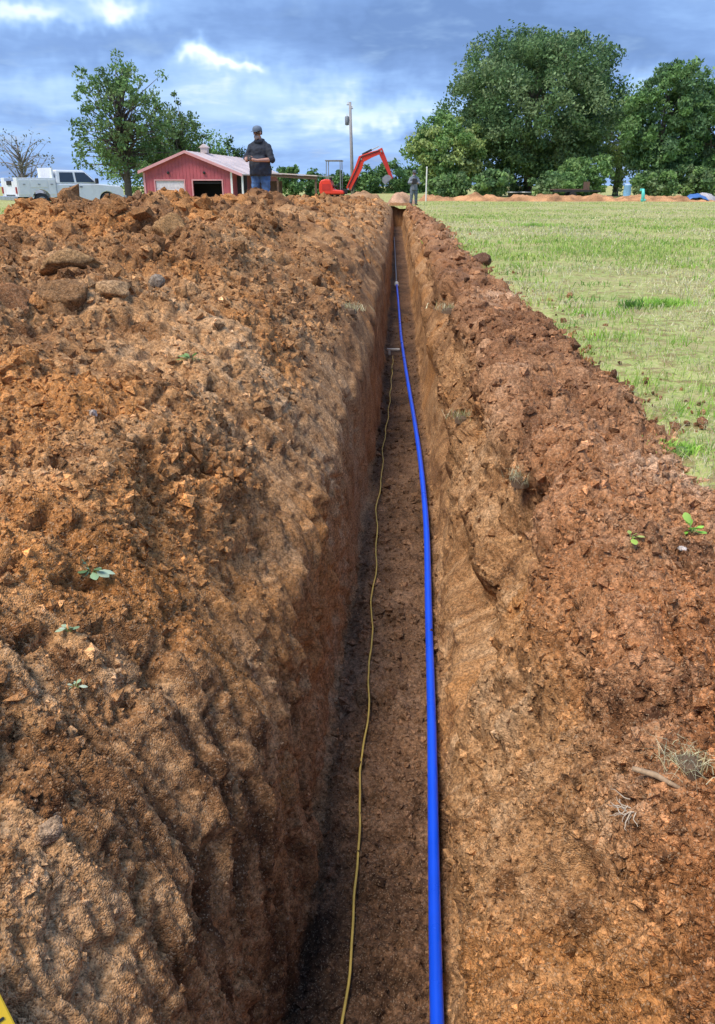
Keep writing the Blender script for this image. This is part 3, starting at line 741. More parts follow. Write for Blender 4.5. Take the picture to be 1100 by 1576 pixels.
o = MB().tube([(-.035, .02, .012), (0, 0, .016), (.04, -.022, .006)], [.005, .006, .004], 7).build('stalk', plain('dead_stalk', (.40, .27, .16), .85, 0, .3, 60), smooth=True)
o.location = sk_p; tag(o, 'broken thick dead stalk beside the straw grass clump', 'stalk')
# leafy clumps standing in the field
def field_clump(px, py, n, h, spread, label, seed, col=((.34, .58, .09), (.44, .64, .14), (.26, .48, .08))):
    p = on_z(px, py, .0); r = np.random.default_rng(seed); root = empty('grass_tuft', (p.x, p.y, float(field_z(p.x, p.y))), 0, label, 'grass tuft')
    a = r.uniform(0, 2 * np.pi, n); d = np.abs(r.normal(size=n)) * spread
    blades('blades', np.cos(a) * d * 1.6, np.sin(a) * d, np.zeros(n), r.uniform(.4, 1, n) * h, r.uniform(.006, .012, n), np.array(col)[r.choice(3, n)] * r.uniform(.8, 1.25, (n, 1)), .8, seed, root)
    MB().lathe([(spread * .8, -.02), (spread * .6, .01), (spread * .2, .02)], n=9).build('root_clump', plain('clump_base', (.10, .16, .04), .95), root)
field_clump(1022, 472, 420, .12, .13, 'largest bright green grass clump in the near field', 91)
field_clump(970, 476, 120, .14, .05, 'narrow dark green clump left of the largest clump', 92, ((.10, .24, .05), (.16, .34, .06), (.10, .2, .05)))
field_clump(822, 348, 700, .16, .42, 'broad green patch of taller grass in the middle of the field', 93)
field_clump(1050, 690, 160, .06, .07, 'small fresh green clump by the lower edge of the grass', 94)
field_clump(903, 486, 50, .09, .05, 'little green clump beside the big red clod', 95)
field_clump(880, 545, 40, .08, .04, 'tiny yellow green tuft on the grass edge of the bank', 96, ((.42, .56, .10), (.36, .5, .1), (.5, .6, .2)))

# yellow staff lying by the camera
E0, E1 = surf(-2, 1522, *hz)[0], surf(25, 1574, *hz)[0]
stf = empty('measuring_staff', E0, 0, 'yellow staff with black marks in the lower left corner', 'staff')
yv = (E0 - E1).normalized(); nv = Vector((.35, -.1, .9)); xv = yv.cross(nv).normalized(); nv = xv.cross(yv)
stf.rotation_euler = Matrix((xv, yv, nv)).transposed().to_euler(); stf.location = E0 - xv * .055 + nv * .016
ydir = MB().box((0, -.10, 0), (.11, .34, .012)).build('board', plain('yellow_paint', (.62, .40, .012), .45, 0, .08), stf, bevel=.003)
for k in range(11):
    MB().box((.030 if k % 2 else .022, .05 - k * .028, .0065), (.03 if k % 2 else .045, .0035, .003)).build('mark', plain('black_mark', (.01, .01, .01), .5), stf)

# ---------------------------------------------------------------- trees
def make_tree(name, base, h, cw, label, seed, greens, trunk_h=.25, clusters=150, leaves=55, leaf=.30, shape='round', cl_r=.13, bark=(.16, .13, .10), group=None, sparse=0.0, limbs=9, rough=.30):
    r = np.random.default_rng(seed); root = empty(name, base, 0, label, 'tree', group)
    tr = MB(); ctr = Vector((0, 0, h * (trunk_h + (1 - trunk_h) * .5))); rz = h * (1 - trunk_h) * .5; rx = cw / 2
    tb = h * .028
    tr.tube([(0, 0, -.3), (0, 0, h * .03), (.02 * h * r.normal(), .0, h * .25), (.02 * h * r.normal(), .02 * h * r.normal(), h * .5), (.03 * h * r.normal(), 0, h * .8)], [tb * 1.5, tb * 1.1, tb * .9, tb * .6, tb * .15], 8)
    cen, rad = [], []
    tries = 0
    while len(cen) < clusters and tries < 20000:
        tries += 1
        d = r.normal(size=3); d /= np.linalg.norm(d); q_ = r.uniform(.25, 1) ** .45
        e = np.array([d[0] * rx, d[1] * rx, d[2] * rz]) * q_
        bump_ = 1 + rough * vnoise(np.array([math.atan2(d[1], d[0]) * 2.2 + seed]), np.array([d[2] * 3.0]), seed)[0] * 2
        e = e * bump_
        if shape == 'round' and d[2] < -.1: e[:2] *= .96
        if shape == 'cone': e[:2] *= 1.05 - .5 * (d[2] + 1) / 2
        if shape == 'open' and r.random() < .35: continue
        p_ = np.array(ctr) + e
        if p_[2] < h * trunk_h * .55: continue
        cen.append(p_); rad.append(cw * cl_r * r.uniform(.55, 1.15))
    cen = np.array(cen); rad = np.array(rad)
    pick_ = r.permutation(len(cen)) if shape == 'open' else r.choice(len(cen), min(limbs * 4, len(cen)), replace=False)
    for i, k in enumerate(pick_):
        e = Vector(cen[k]); z0 = h * r.uniform(trunk_h * .6, .6) if i < limbs else h * r.uniform(.3, .7); z0 = min(z0, e.z * .9)
        s_ = Vector((0, 0, z0)); m1 = s_.lerp(e, .45) + Vector((r.normal(), r.normal(), abs(r.normal()))) * h * .025
        th = tb * (.45 if i < limbs else .22); tr.tube([s_, m1, e], [th, th * .55, th * .15], 5)
    tr.build('trunk', plain('bark_' + str(seed), bark, .9, 0, .3, 5, bumpy=.5), root, smooth=True)
    n = int(leaves * len(cen)); k = np.repeat(np.arange(len(cen)), leaves)
    off = r.normal(size=(n, 3)); off /= np.linalg.norm(off, axis=1, keepdims=True); off *= (r.random((n, 1)) ** .5) * rad[k][:, None]; off[:, 2] *= .75
    pos = cen[k] + off; pos = pos[r.random(n) > sparse] if sparse else pos; n = len(pos)
    a = r.normal(size=(n, 3)) + np.array([0, 0, 0.2]); a /= np.linalg.norm(a, axis=1, keepdims=True); b = np.cross(a, r.normal(size=(n, 3))); b /= np.linalg.norm(b, axis=1, keepdims=True); c = np.cross(a, b)
    L = leaf * r.uniform(.55, 1.2, (n, 1)); 
    V = np.stack([pos - b * L * .5, pos - c * L * .26 + a * L * .06, pos + b * L * .5, pos + c * L * .26 + a * L * .06], 1).reshape(-1, 3)
    F = np.arange(n * 4).reshape(-1, 4)
    cc = np.array(greens)[r.choice(len(greens), len(cen))]; kk = k[:n] if not sparse else r.integers(0, len(cen), n)
    col = cc[kk] * r.uniform(.65, 1.4, (n, 1))
    me = np_mesh('crown', V, F, False); set_color(me, np.repeat(col, 4, 0)); link('crown', me, M['leaf'], root)
    return root
OAK = [(.13, .22, .085), (.165, .26, .105), (.10, .175, .075), (.21, .29, .135)]
MIDG = [(.19, .32, .10), (.24, .37, .13), (.14, .25, .085)]
YELG = [(.34, .43, .15), (.40, .48, .19), (.28, .38, .12)]
def tree_at(pxc, px_l, px_r, py_top, Y, name, label, seed, greens, zb=0.0, **kw):
    t_ = at(pxc, py_top, Y); cw = (at(px_r, 285, Y) - at(px_l, 285, Y)).x
    return make_tree(name, (t_.x, Y, zb), t_.z - zb, cw, label, seed, greens, **kw)
tree_at(832, 702, 960, 40, 84, 'oak_tree', 'biggest tree, a broad round dark green oak across the field', 101, OAK, trunk_h=.03, clusters=720, leaves=115, leaf=.36, cl_r=.085, limbs=12, rough=.14)
tree_at(690, 640, 748, 180, 80, 'tree', 'light green rounded tree at the left foot of the big oak', 102, MIDG + YELG, trunk_h=.04, clusters=240, leaves=85, leaf=.38, cl_r=.13, rough=.2)
tree_at(1040, 980, 1105, 92, 76, 'tree', 'tall mid green tree at the right edge of the picture', 103, [(.15, .27, .09), (.125, .22, .10), (.19, .31, .115)], trunk_h=.06, clusters=340, leaves=80, leaf=.38, cl_r=.11, rough=.2)
tree_at(1120, 1052, 1185, 112, 78, 'tree', 'dark green tree cut off by the right edge of the picture', 104, OAK + MIDG, trunk_h=.06, clusters=260, leaves=75, leaf=.38, cl_r=.12, rough=.2)
tree_at(966, 922, 1010, 136, 90, 'tree', 'slim yellow green tree between the oak and the right trees', 105, YELG, trunk_h=.05, clusters=210, leaves=50, leaf=.34, cl_r=.14, rough=.35)
tree_at(905, 870, 945, 238, 74, 'tree', 'low green tree under the right side of the oak', 106, MIDG, trunk_h=.05, clusters=80, leaves=70, leaf=.36, cl_r=.15)
tree_at(175, 88, 245, 88, 92, 'tree', 'ragged tree with sky showing through behind the white truck', 107, [(.16, .27, .09), (.12, .20, .075), (.20, .29, .115)], zb=-.8, trunk_h=.12, clusters=190, leaves=42, leaf=.44, cl_r=.085, shape='open', limbs=14, rough=.16, bark=(.12, .10, .085))
tree_at(268, 222, 325, 158, 98, 'tree', 'half bare tree behind the left end of the red barn', 108, [(.16, .24, .09), (.12, .19, .07)], zb=-.9, trunk_h=.1, clusters=130, leaves=34, leaf=.40, cl_r=.10, shape='open', limbs=14, bark=(.12, .10, .085))
tree_at(250, 150, 350, 190, 102, 'tree', 'dense low green tree directly behind the barn roof', 109, [(.15, .27, .07), (.19, .32, .09)], zb=-.9, trunk_h=.06, clusters=190, leaves=60, leaf=.40, cl_r=.11)
tree_at(355, 325, 382, 216, 100, 'tree', 'dark small tree between the roof vent and the standing man', 110, [(.04, .085, .035), (.06, .11, .04)], zb=-.9, trunk_h=.1, clusters=60, leaves=45, leaf=.38, cl_r=.14)
tree_at(22, -40, 72, 182, 70, 'tree', 'nearly leafless grey tree at the far left', 111, [(.20, .22, .17), (.15, .17, .13)], zb=-.6, trunk_h=.12, clusters=70, leaves=6, leaf=.25, cl_r=.09, shape='open', limbs=18, bark=(.22, .20, .19))
for i, (c_, l_, r__, tp, lab) in enumerate(((448, 425, 470, 256, 'dark green bush showing above the barn lean-to'), (486, 462, 508, 262, 'low bush left of the excavator'), (520, 498, 545, 266, 'low bush behind the excavator canopy'),
        (560, 536, 588, 262, 'round bush seen under the excavator boom'), (600, 572, 630, 246, 'bushy green tree behind the excavator bucket'), (632, 608, 662, 256, 'green bush behind the far worker'), (420, 398, 442, 258, 'small dark bush right of the standing man'))):
    tree_at(c_, l_, r__, tp, 108 + 2 * i, 'bush', lab, 120 + i, [(.12, .23, .08), (.17, .29, .10), (.09, .18, .07)], zb=-1.0, trunk_h=.04, clusters=60, leaves=50, leaf=.50, cl_r=.17)
for i, (c_, l_, r__, tp, lab) in enumerate(((760, 730, 792, 262, 'dark shrub at the left foot of the oak trunk'), (860, 820, 900, 268, 'dark shrub at the right foot of the oak trunk'), (1010, 975, 1050, 262, 'dark shrub under the tall right tree'), (1078, 1040, 1120, 256, 'mid green shrub at the right picture edge'), (690, 655, 720, 268, 'low green shrub behind the white post'))):
    tree_at(c_, l_, r__, tp, 71 + i, 'shrub', lab, 140 + i, OAK + MIDG, trunk_h=.03, clusters=70, leaves=60, leaf=.38, cl_r=.16)
# ---------------------------------------------------------------- soil berm across the far field
def berm():
    n, m = 150, 26; x = np.linspace(1.6, 22.5, n)[:, None]; v = np.linspace(-1.3, 1.3, m)[None, :]
    hgt = .36 + .30 * fbm(x * .9, x * 0 + 1, 501, 4) ; z = hgt * np.clip(1 - (v / 1.15) ** 2, -.15, 1) * sstep(1.6, 2.2, x) * sstep(22.5, 21.5, x)
    X = x + 0 * v; Yb = 60 + v + .3 * fbm(x * .3, x * 0, 502, 3) + .1 * fbm(x * 3, v * 3, 504, 3); z = z + (np.abs(v) < 1.1) * .16 * fbm(x * 2.6, v * 2.6, 503, 4) - .02
    V = np.stack([X, Yb, z], -1).reshape(-1, 3); r = np.arange(n - 1)[:, None] * m + np.arange(m - 1)[None, :]
    F = np.stack([r, r + m, r + m + 1, r + 1], -1).reshape(-1, 4)
    me = np_mesh('soil_berm', V, F); tt = fbm(V[:, 0] * 2, V[:, 1] * 2, 505, 4)
    set_color(me, np.array((.46, .24, .115)) * (1 + .9 * tt[:, None]))
    tag(link('soil_berm', me, M['soil']), 'long low berm of orange soil across the far side of the field', 'soil berm')
berm()
def mound(px, py_top, Y, rx, ry, label, tint, seed, zb=0.0, name='soil_mound', cat='soil mound'):
    c_ = at(px, py_top, Y); h = c_.z - zb; n, m = 40, 14; V, F = [(0, 0, h)], []
    for j in range(1, m):
        for i in range(n):
            a = 2 * math.pi * i / n; t = j / (m - 1); V.append((math.cos(a) * rx * t, math.sin(a) * ry * t, h * max(0, math.cos(t * math.pi / 2)) ** 1.3 - .02))
    for i in range(n): F.append((0, 1 + i, 1 + (i + 1) % n, 0))
    V = np.array(V); nz = fbm(V[:, 0] * 2.5, V[:, 1] * 2.5, seed, 4); V[:, 2] += nz * .25 * h * (V[:, 2] > .02); V[:, :2] *= (1 + .15 * nz)[:, None]
    F3 = [(f[0], f[1], f[2]) for f in F]
    for j in range(m - 2):
        for i in range(n):
            a, b = 1 + j * n + i, 1 + j * n + (i + 1) % n; F3 += [(a, a + n, b + n), (a, b + n, b)]
    me = np_mesh(name, V, np.array(F3)); set_color(me, np.array(tint) * (1 + .7 * nz[:, None]))
    o = link(name, me, M['soil']); o.location = (c_.x, Y, zb); return tag(o, label, cat)
mound(616, 294, 49.5, .95, 1.5, 'pinkish brown soil mound at the far end of the trench beside the worker', (.46, .28, .18), 601)
mound(560, 293, 50, 1.5, 1.7, 'brown soil mound under the excavator boom', (.38, .22, .115), 602)

# ---------------------------------------------------------------- barn
M['red_metal'] = plain('red_metal', (.43, .090, .11), .6, 0, .15, 1.2, dirt=(.32, .12, .12))
M['roof_metal'] = plain('roof_metal', (.64, .53, .50), .5, .1, .14, .7, dirt=(.50, .36, .31))
M['white_trim'] = plain('white_trim', (.78, .76, .74), .5, 0, .05)
M['pink_trim'] = plain('pink_trim', (.62, .30, .31), .5, 0, .06)
M['dark'] = plain('inside_shade', (.03, .028, .03), .9)  # near-black colour painting the shade inside the barn openings
M['brown_wood'] = plain('brown_wood', (.13, .075, .05), .8, 0, .2, 4)
M['glass'] = plain('dark_glass', (.03, .045, .07), .12, 0, .1)
M['black'] = plain('black_rubber', (.02, .02, .022), .7)
M['steel'] = plain('grey_steel', (.32, .33, .34), .45, .6)
def barn():
    Y0 = 70.0; A = at(222, 285, Y0); B = at(361, 285, Y0); gz = -.95; Wd = (B - A).x; ez = at(222, 263, Y0).z - gz; rz = at(290, 234, Y0).z - gz; L = 17.0
    ang = R(-4.5)
    b = empty('red_barn', (A.x, Y0, gz), ang, 'red metal barn with pale gable roof and two garage doors', 'barn')
    t = .14
    def u(px): return (px - 222) / (361 - 222) * Wd
    def zz(py): return at(300, py, Y0).z - gz
    d1, d2 = (u(240), u(285)), (u(299), u(344)); dh = zz(278)
    # front wall: pieces round the two openings, gable above
    fw = MB()
    for x0, x1 in ((0, d1[0]), (d1[1], d2[0]), (d2[1], Wd)): fw.box(((x0 + x1) / 2, t / 2, dh / 2), (x1 - x0, t, dh))
    fw.prism([(0, dh), (Wd, dh), (Wd, ez), (Wd / 2, rz - .08), (0, ez)], 0, t)
    fw.build('front_wall', M['red_metal'], b)
    ribs = MB()
    k = .0
    x_ = .12
    while x_ < Wd - .05:
        top = ez + (rz - ez) * (1 - abs(x_ - Wd / 2) / (Wd / 2)) - .12; inside = any(a - .05 < x_ < c + .05 for a, c in (d1, d2))
        z0 = dh + .1 if inside else 0
        ribs.box((x_, -.012, (z0 + top) / 2), (.035, .024, top - z0)); x_ += .3
    tag(ribs.build('siding_ribs', M['red_metal'], b), kind='stuff')
    for nm, x0 in (('side_wall', 0), ('side_wall', Wd - t)): MB().box((x0 + t / 2, t + (L - t) / 2, ez / 2), (t, L - t - .01, ez)).build(nm, M['red_metal'], b)
    MB().prism([(0, 0), (Wd, 0), (Wd, ez), (Wd / 2, rz - .08), (0, ez)], L, L + t).build('back_wall', M['red_metal'], b)
    MB().box((Wd / 2, L / 2, .02), (Wd - .3, L - .3, .04)).build('floor_slab', plain('barn_slab', (.25, .24, .22), .9), b)
    # roof: left slope, right slope which runs on past the wall over an open bay
    sl = (rz - ez) / (Wd / 2); ext = u(378) - Wd
    for nm, pts in (('roof', [(-.3, ez - .3 * sl), (Wd / 2, rz), (Wd / 2, rz + .09), (-.3, ez - .3 * sl + .09)]), ('roof', [(Wd / 2, rz), (Wd + ext, ez - ext * sl), (Wd + ext, ez - ext * sl + .09), (Wd / 2, rz + .09)])):
        rf = MB().prism(pts, -.35, L + .4).build(nm, M['roof_metal'], b)
        sg = -1 if pts[0][0] < 0 else 1; x0, x1 = (0, Wd / 2) if sg < 0 else (Wd / 2, Wd + ext)
        yy = .2
        while yy < L:
            pa, pb = (x0 - .25 if sg < 0 else x0, x1), 0
            z_ = lambda x: rz - abs(x - Wd / 2) * sl + .1
            MB_ = MB().tube([(pa[0], yy, z_(pa[0])), (pa[1], yy, z_(pa[1]))], .025, 4).build('seam', M['roof_metal'], rf); yy += 1.4
    for pts in ([(-.32, ez - .3 * sl - .12), (Wd / 2, rz - .1), (Wd / 2, rz + .11), (-.32, ez - .3 * sl + .11)], [(Wd / 2, rz - .1), (Wd + ext, ez - ext * sl - .12), (Wd + ext, ez - ext * sl + .11), (Wd / 2, rz + .11)]):
        MB().prism(pts, -.42, -.36).build('rake_trim', M['pink_trim'], b)
    for x0 in (.06, Wd - .1): MB().box((x0, -.045, ez / 2 - .05), (.16, .05, ez - .15)).build('corner_trim', M['white_trim'] if x0 > 1 else M['pink_trim'], b)
    # closed white door of four sections
    dr = MB().box(((d1[0] + d1[1]) / 2, .09, dh / 2), (d1[1] - d1[0], .03, dh)).build('garage_door', plain('door_white', (.62, .56, .60), .5), b)
    for k in range(4): MB().box(((d1[0] + d1[1]) / 2, .065, dh * (k + .5) / 4), (d1[1] - d1[0] - .06, .03, dh / 4 - .05)).build('door_section', plain('door_panel', (.66, .60, .64), .45), dr, bevel=.01)
    for a, c in (d1, d2):
        fr = MB(); fr.box((a - .05, -.03, dh / 2), (.1, .05, dh)); fr.box((c + .05, -.03, dh / 2), (.1, .05, dh)); fr.box(((a + c) / 2, -.03, dh + .05), (c - a + .2, .05, .1)); fr.build('door_frame', M['pink_trim'], b)
    MB().box(((d2[0] + d2[1]) / 2, .5, dh - .18), (d2[1] - d2[0], .8, .12)).build('raised_door', M['dark'], b)  # raised door, its colour carrying the shade of the doorway
    MB().box((Wd / 2, 3.2, ez / 2), (Wd - .35, .1, ez - .05)).build('inner_shade_panel', M['dark'], b)  # panel behind the open doorway, interior shade painted into its colour
    for px_ in (262, 318): MB().lathe([(.04, -.2), (.12, -.12), (.10, 0)], (u(px_), -.02, zz(266)), 8, 'Y').build('wall_lamp', M['black'], b)
    # open bay on the right: posts, and a back panel painted near-black as shade
    for x0 in (Wd + ext - .12,): MB().box((x0, .0, (ez - ext * sl) / 2), (.14, .14, ez - ext * sl - .02)).build('bay_post', M['white_trim'], b)
    MB().box((Wd + ext / 2, 1.2, (ez - ext * sl) / 2), (ext - .1, .06, ez - ext * sl)).build('bay_shade_panel', M['dark'], b)
    # vent on the ridge
    vt = MB().box((Wd / 2, 5.2, rz + .30), (.6, .6, .45)).build('ridge_vent', M['roof_metal'], b, bevel=.03)
    MB().prism([(Wd / 2 - .42, rz + .52), (Wd / 2, rz + .82), (Wd / 2 + .42, rz + .52)], 4.8, 5.6).build('vent_cap', M['roof_metal'], vt)
    # lean-to carport further back on the right
    lx0, lx1, ly0, ly1 = Wd + ext - .1, Wd + u(467) - u(361) , 3.4, 13.0
    s_ = (Y0 + ly0) / Y0
    lz0 = at(405, 264, Y0 + ly0).z - gz; lz1 = at(467, 270, Y0 + ly0).z - gz
    MB().prism([(lx0, lz0 - .08), (lx1 * s_, lz1 - .08), (lx1 * s_, lz1), (lx0, lz0)], ly0, ly1).build('lean_to_roof', M['roof_metal'], b)
    MB().prism([(lx0, lz0 - .34), (lx1 * s_, lz1 - .34), (lx1 * s_, lz1 - .1), (lx0, lz0 - .1)], ly0 + .1, ly0 + .2).build('lean_to_beam', M['brown_wood'], b)
    for fx in (.38, .97):
        xx = lx0 + (lx1 * s_ - lx0) * fx; MB().box((xx, ly0 + .3, (lz1 - .3) / 2), (.16, .16, lz1 - .3)).build('lean_to_post', M['brown_wood'], b)
    MB().box((lx0 + (lx1 * s_ - lx0) * .22, ly0 + 1.5, lz1 / 2 - .2), ((lx1 * s_ - lx0) * .36, .1, lz1 - .5)).build('lean_to_wall', M['brown_wood'], b)
barn()

# ---------------------------------------------------------------- white service truck
def truck():
    M['truck'] = plain('truck_white', (.74, .76, .80), .28, 0, .03, 2)
    M['chrome'] = plain('dull_chrome', (.50, .52, .55), .3, .8)
    p = at(104, 322, 43.0); z = float(field_z(p.x, p.y))
    t = empty('pickup_truck', (p.x, p.y, z), R(46), 'white crew cab service pickup parked beyond the left heap', 'truck')
    L, Wd = 5.7, 2.0; hw = Wd / 2; x0 = -L / 2
    def X(v): return x0 + v
    # lower body with wheel arches, cut as one side profile
    def arch(cx, r=.45, n=8): return [(X(cx) + r * math.cos(math.pi - math.pi * k / n), .42 + r * math.sin(math.pi * k / n) * .95) for k in range(n + 1)]
    low = [(X(1.95), .42)] + [] 
    cabp = [(X(2.0), .40), (X(4.15), .40)] + arch(4.72, .46) + [(X(5.5), .42), (X(5.68), .55), (X(5.66), .95), (X(5.5), 1.12), (X(4.3), 1.22), (X(2.0), 1.22)]
    MB().prism(cabp, -hw + .04, hw - .04).build('body', M['truck'], t, bevel=.05)
    gh = MB(); vs = []
    for (xx, zz_, w) in ((2.02, 1.215, hw - .06), (4.35, 1.215, hw - .08), (3.62, 1.86, hw - .22), (2.10, 1.88, hw - .20)): vs += [(X(xx), -w, zz_), (X(xx), w, zz_)]
    gh.add(vs, [(0, 2, 4, 6), (1, 7, 5, 3), (2, 3, 5, 4), (4, 5, 7, 6), (6, 7, 1, 0), (0, 1, 3, 2)]); gh.build('cab', M['truck'], t, bevel=.06)
    def sidew(a, b, c, d, nm='side_window'):
        for s in (-1, 1):
            pts = []
            for (xx, zz_) in (a, b, c, d):
                w = hw - .06 - (zz_ - 1.215) / .66 * .15 + .012; pts.append((X(xx), s * w, zz_))
            q_ = MB(); q_.add(pts + [(p_[0], p_[1] - s * .02, p_[2]) for p_ in pts], [(0, 1, 2, 3), (7, 6, 5, 4), (0, 4, 5, 1), (1, 5, 6, 2), (2, 6, 7, 3), (3, 7, 4, 0)]); q_.build(nm, M['glass'], t)
    sidew((2.22, 1.30), (2.98, 1.30), (2.98, 1.76), (2.28, 1.76)); sidew((3.1, 1.30), (4.1, 1.30), (3.62, 1.76), (3.1, 1.76))
    ws = MB(); ws.add([(X(4.33), -.78, 1.26), (X(4.33), .78, 1.26), (X(3.70), .70, 1.80), (X(3.70), -.70, 1.80)], [(0, 1, 2, 3)])
    for v in list(ws.v): pass
    ws = MB(); n_ = Vector((.65, 0, .76)); base = [(X(4.31), -.78, 1.27), (X(4.31), .78, 1.27), (X(3.68), .68, 1.82), (X(3.68), -.68, 1.82)]
    ws.add([Vector(q_) + n_ * .012 for q_ in base] + [Vector(q_) - n_ * .02 for q_ in base], [(0, 1, 2, 3), (7, 6, 5, 4), (0, 4, 5, 1), (1, 5, 6, 2), (2, 6, 7, 3), (3, 7, 4, 0)]); ws.build('windscreen', M['glass'], t)
    rw = MB().box((X(2.035), 0, 1.55), (.05, 1.2, .36)).build('rear_window', M['glass'], t)
    # service bed with side boxes
    bedp = [(X(.0), .62), (X(.42), .62)] + [(X(.42), .62)][:0] + [(X(.75), .62)] + [(X(1.15) + .46 * math.cos(math.pi - math.pi * k / 8), .55 + .42 * math.sin(math.pi * k / 8)) for k in range(9)] + [(X(1.95), .62), (X(1.95), 1.5), (X(0), 1.5)]
    for s in (-1, 1):
        bx = MB().prism(bedp, s * (hw + .02), s * (hw - .42)).build('side_box', M['truck'], t, bevel=.02)
        for (xa, xb, za, zb_) in ((.06, .60, .72, 1.42), (.66, 1.50, 1.06, 1.42), (1.56, 1.90, .72, 1.42)):
            dd = MB().box((X((xa + xb) / 2), s * (hw + .03), (za + zb_) / 2), (xb - xa, .03, zb_ - za)).build('locker_door', M['truck'], bx, bevel=.01)
        for xa in (.33, 1.08, 1.73): MB().box((X(xa), s * (hw + .055), 1.2), (.12, .03, .05)).build('latch', M['steel'], bx)
    MB().box((X(.98), 0, .72), (1.9, 2 * (hw - .42), .08)).build('bed_floor', M['steel'], t)
    MB().box((X(.03), 0, 1.02), (.06, 2 * (hw - .43), .62)).build('tailgate', M['truck'], t, bevel=.02)
    MB().box((X(-.01), -.05, 1.26), (.06, .55, .2)).build('tailgate_sign', M['black'], t)
    MB().box((X(1.92), 0, 1.72), (.08, 1.7, .5)).build('headache_rack', M['truck'], t)
    for s in (-1, 1):
        MB().box((X(-.02), s * (hw - .12), .92), (.05, .12, .3)).build('tail_light', plain('tail_red', (.35, .02, .02), .3), t)
        MB().box((X(5.62), s * .72, .86), (.08, .34, .2)).build('headlight', plain('lamp_glass', (.7, .74, .8), .15), t)
        m_ = MB().box((X(4.12), s * (hw + .12), 1.36), (.12, .22, .26)).build('wing_mirror', M['black'], t, bevel=.03)
        for xx in (2.75, 3.3): MB().box((X(xx), s * (hw - .03), 1.08), (.16, .04, .04)).build('door_handle', M['black'], t)
        for xx in (3.04,): MB().box((X(xx), s * (hw - .038), .85), (.015, .012, .75)).build('door_seam', M['black'], t)
    MB().box((X(-.12), 0, .55), (.2, 1.9, .2)).build('rear_bumper', M['chrome'], t, bevel=.03)
    MB().box((X(5.74), 0, .55), (.16, 1.9, .24)).build('front_bumper', M['chrome'], t, bevel=.03)
    MB().box((X(5.69), 0, .86), (.06, 1.0, .28)).build('grille', M['black'], t)
    MB().box((X(2.8), 0, .5), (5.0, .8, .2)).build('chassis', M['black'], t)
    for xx in (1.15, 4.72):
        for s in (-1, 1):
            wv = empty('wheel', (X(xx), s * (hw - .14), .40)); wv.parent = t
            MB().lathe([(.22, -.13), (.36, -.13), (.40, -.08), (.40, .08), (.36, .13), (.22, .13)], (0, 0, 0), 20, 'Y').build('tyre', M['black'], wv, smooth=True)
            MB().lathe([(.05, s * .10), (.20, s * .14), (.235, s * .135), (.235, -s * .1)], (0, 0, 0), 16, 'Y').build('rim', M['steel'], wv)
truck()

# ---------------------------------------------------------------- utility pole
def pole():
    Y0 = 88; a = at(543, 285, Y0); b = at(538.5, 157, Y0)
    p = empty('utility_pole', (a.x, Y0, -.6), 0, 'tall grey wooden utility pole behind the excavator', 'utility pole')
    top = Vector((b.x - a.x, 0, b.z + .6))
    MB().tube([(0, 0, -.3), top * .5, top], [.19, .165, .13], 10).build('shaft', plain('grey_wood', (.30, .29, .30), .9, 0, .15, 2), p, smooth=True)
    z1 = at(538, 186, Y0).z + .6; x1 = top.x * z1 / top.z
    tf = MB().lathe([(.05, -.42), (.2, -.38), (.22, 0), (.22, .34), (.17, .42), (.06, .46)], (x1 - .36, 0, z1), 12).build('transformer', plain('can_grey', (.20, .22, .25), .5), p, smooth=True)
    MB().tube([(x1 - .36, 0, z1 + .44), (x1 - .36, 0, z1 + .66)], .035, 6).build('bushing', M['white_trim'], tf)
    for k, dx in ((.25, -.22), (.6, .2)):
        MB().box((top.x + dx * .5, 0, top.z - k), (abs(dx) + .25, .07, .08)).build('bracket', M['steel'], p)
        MB().lathe([(.03, 0), (.06, .06), (.04, .12), (.06, .18), (.02, .24)], (top.x + dx, 0, top.z - k + .03), 8).build('insulator', M['white_trim'], p)
pole()

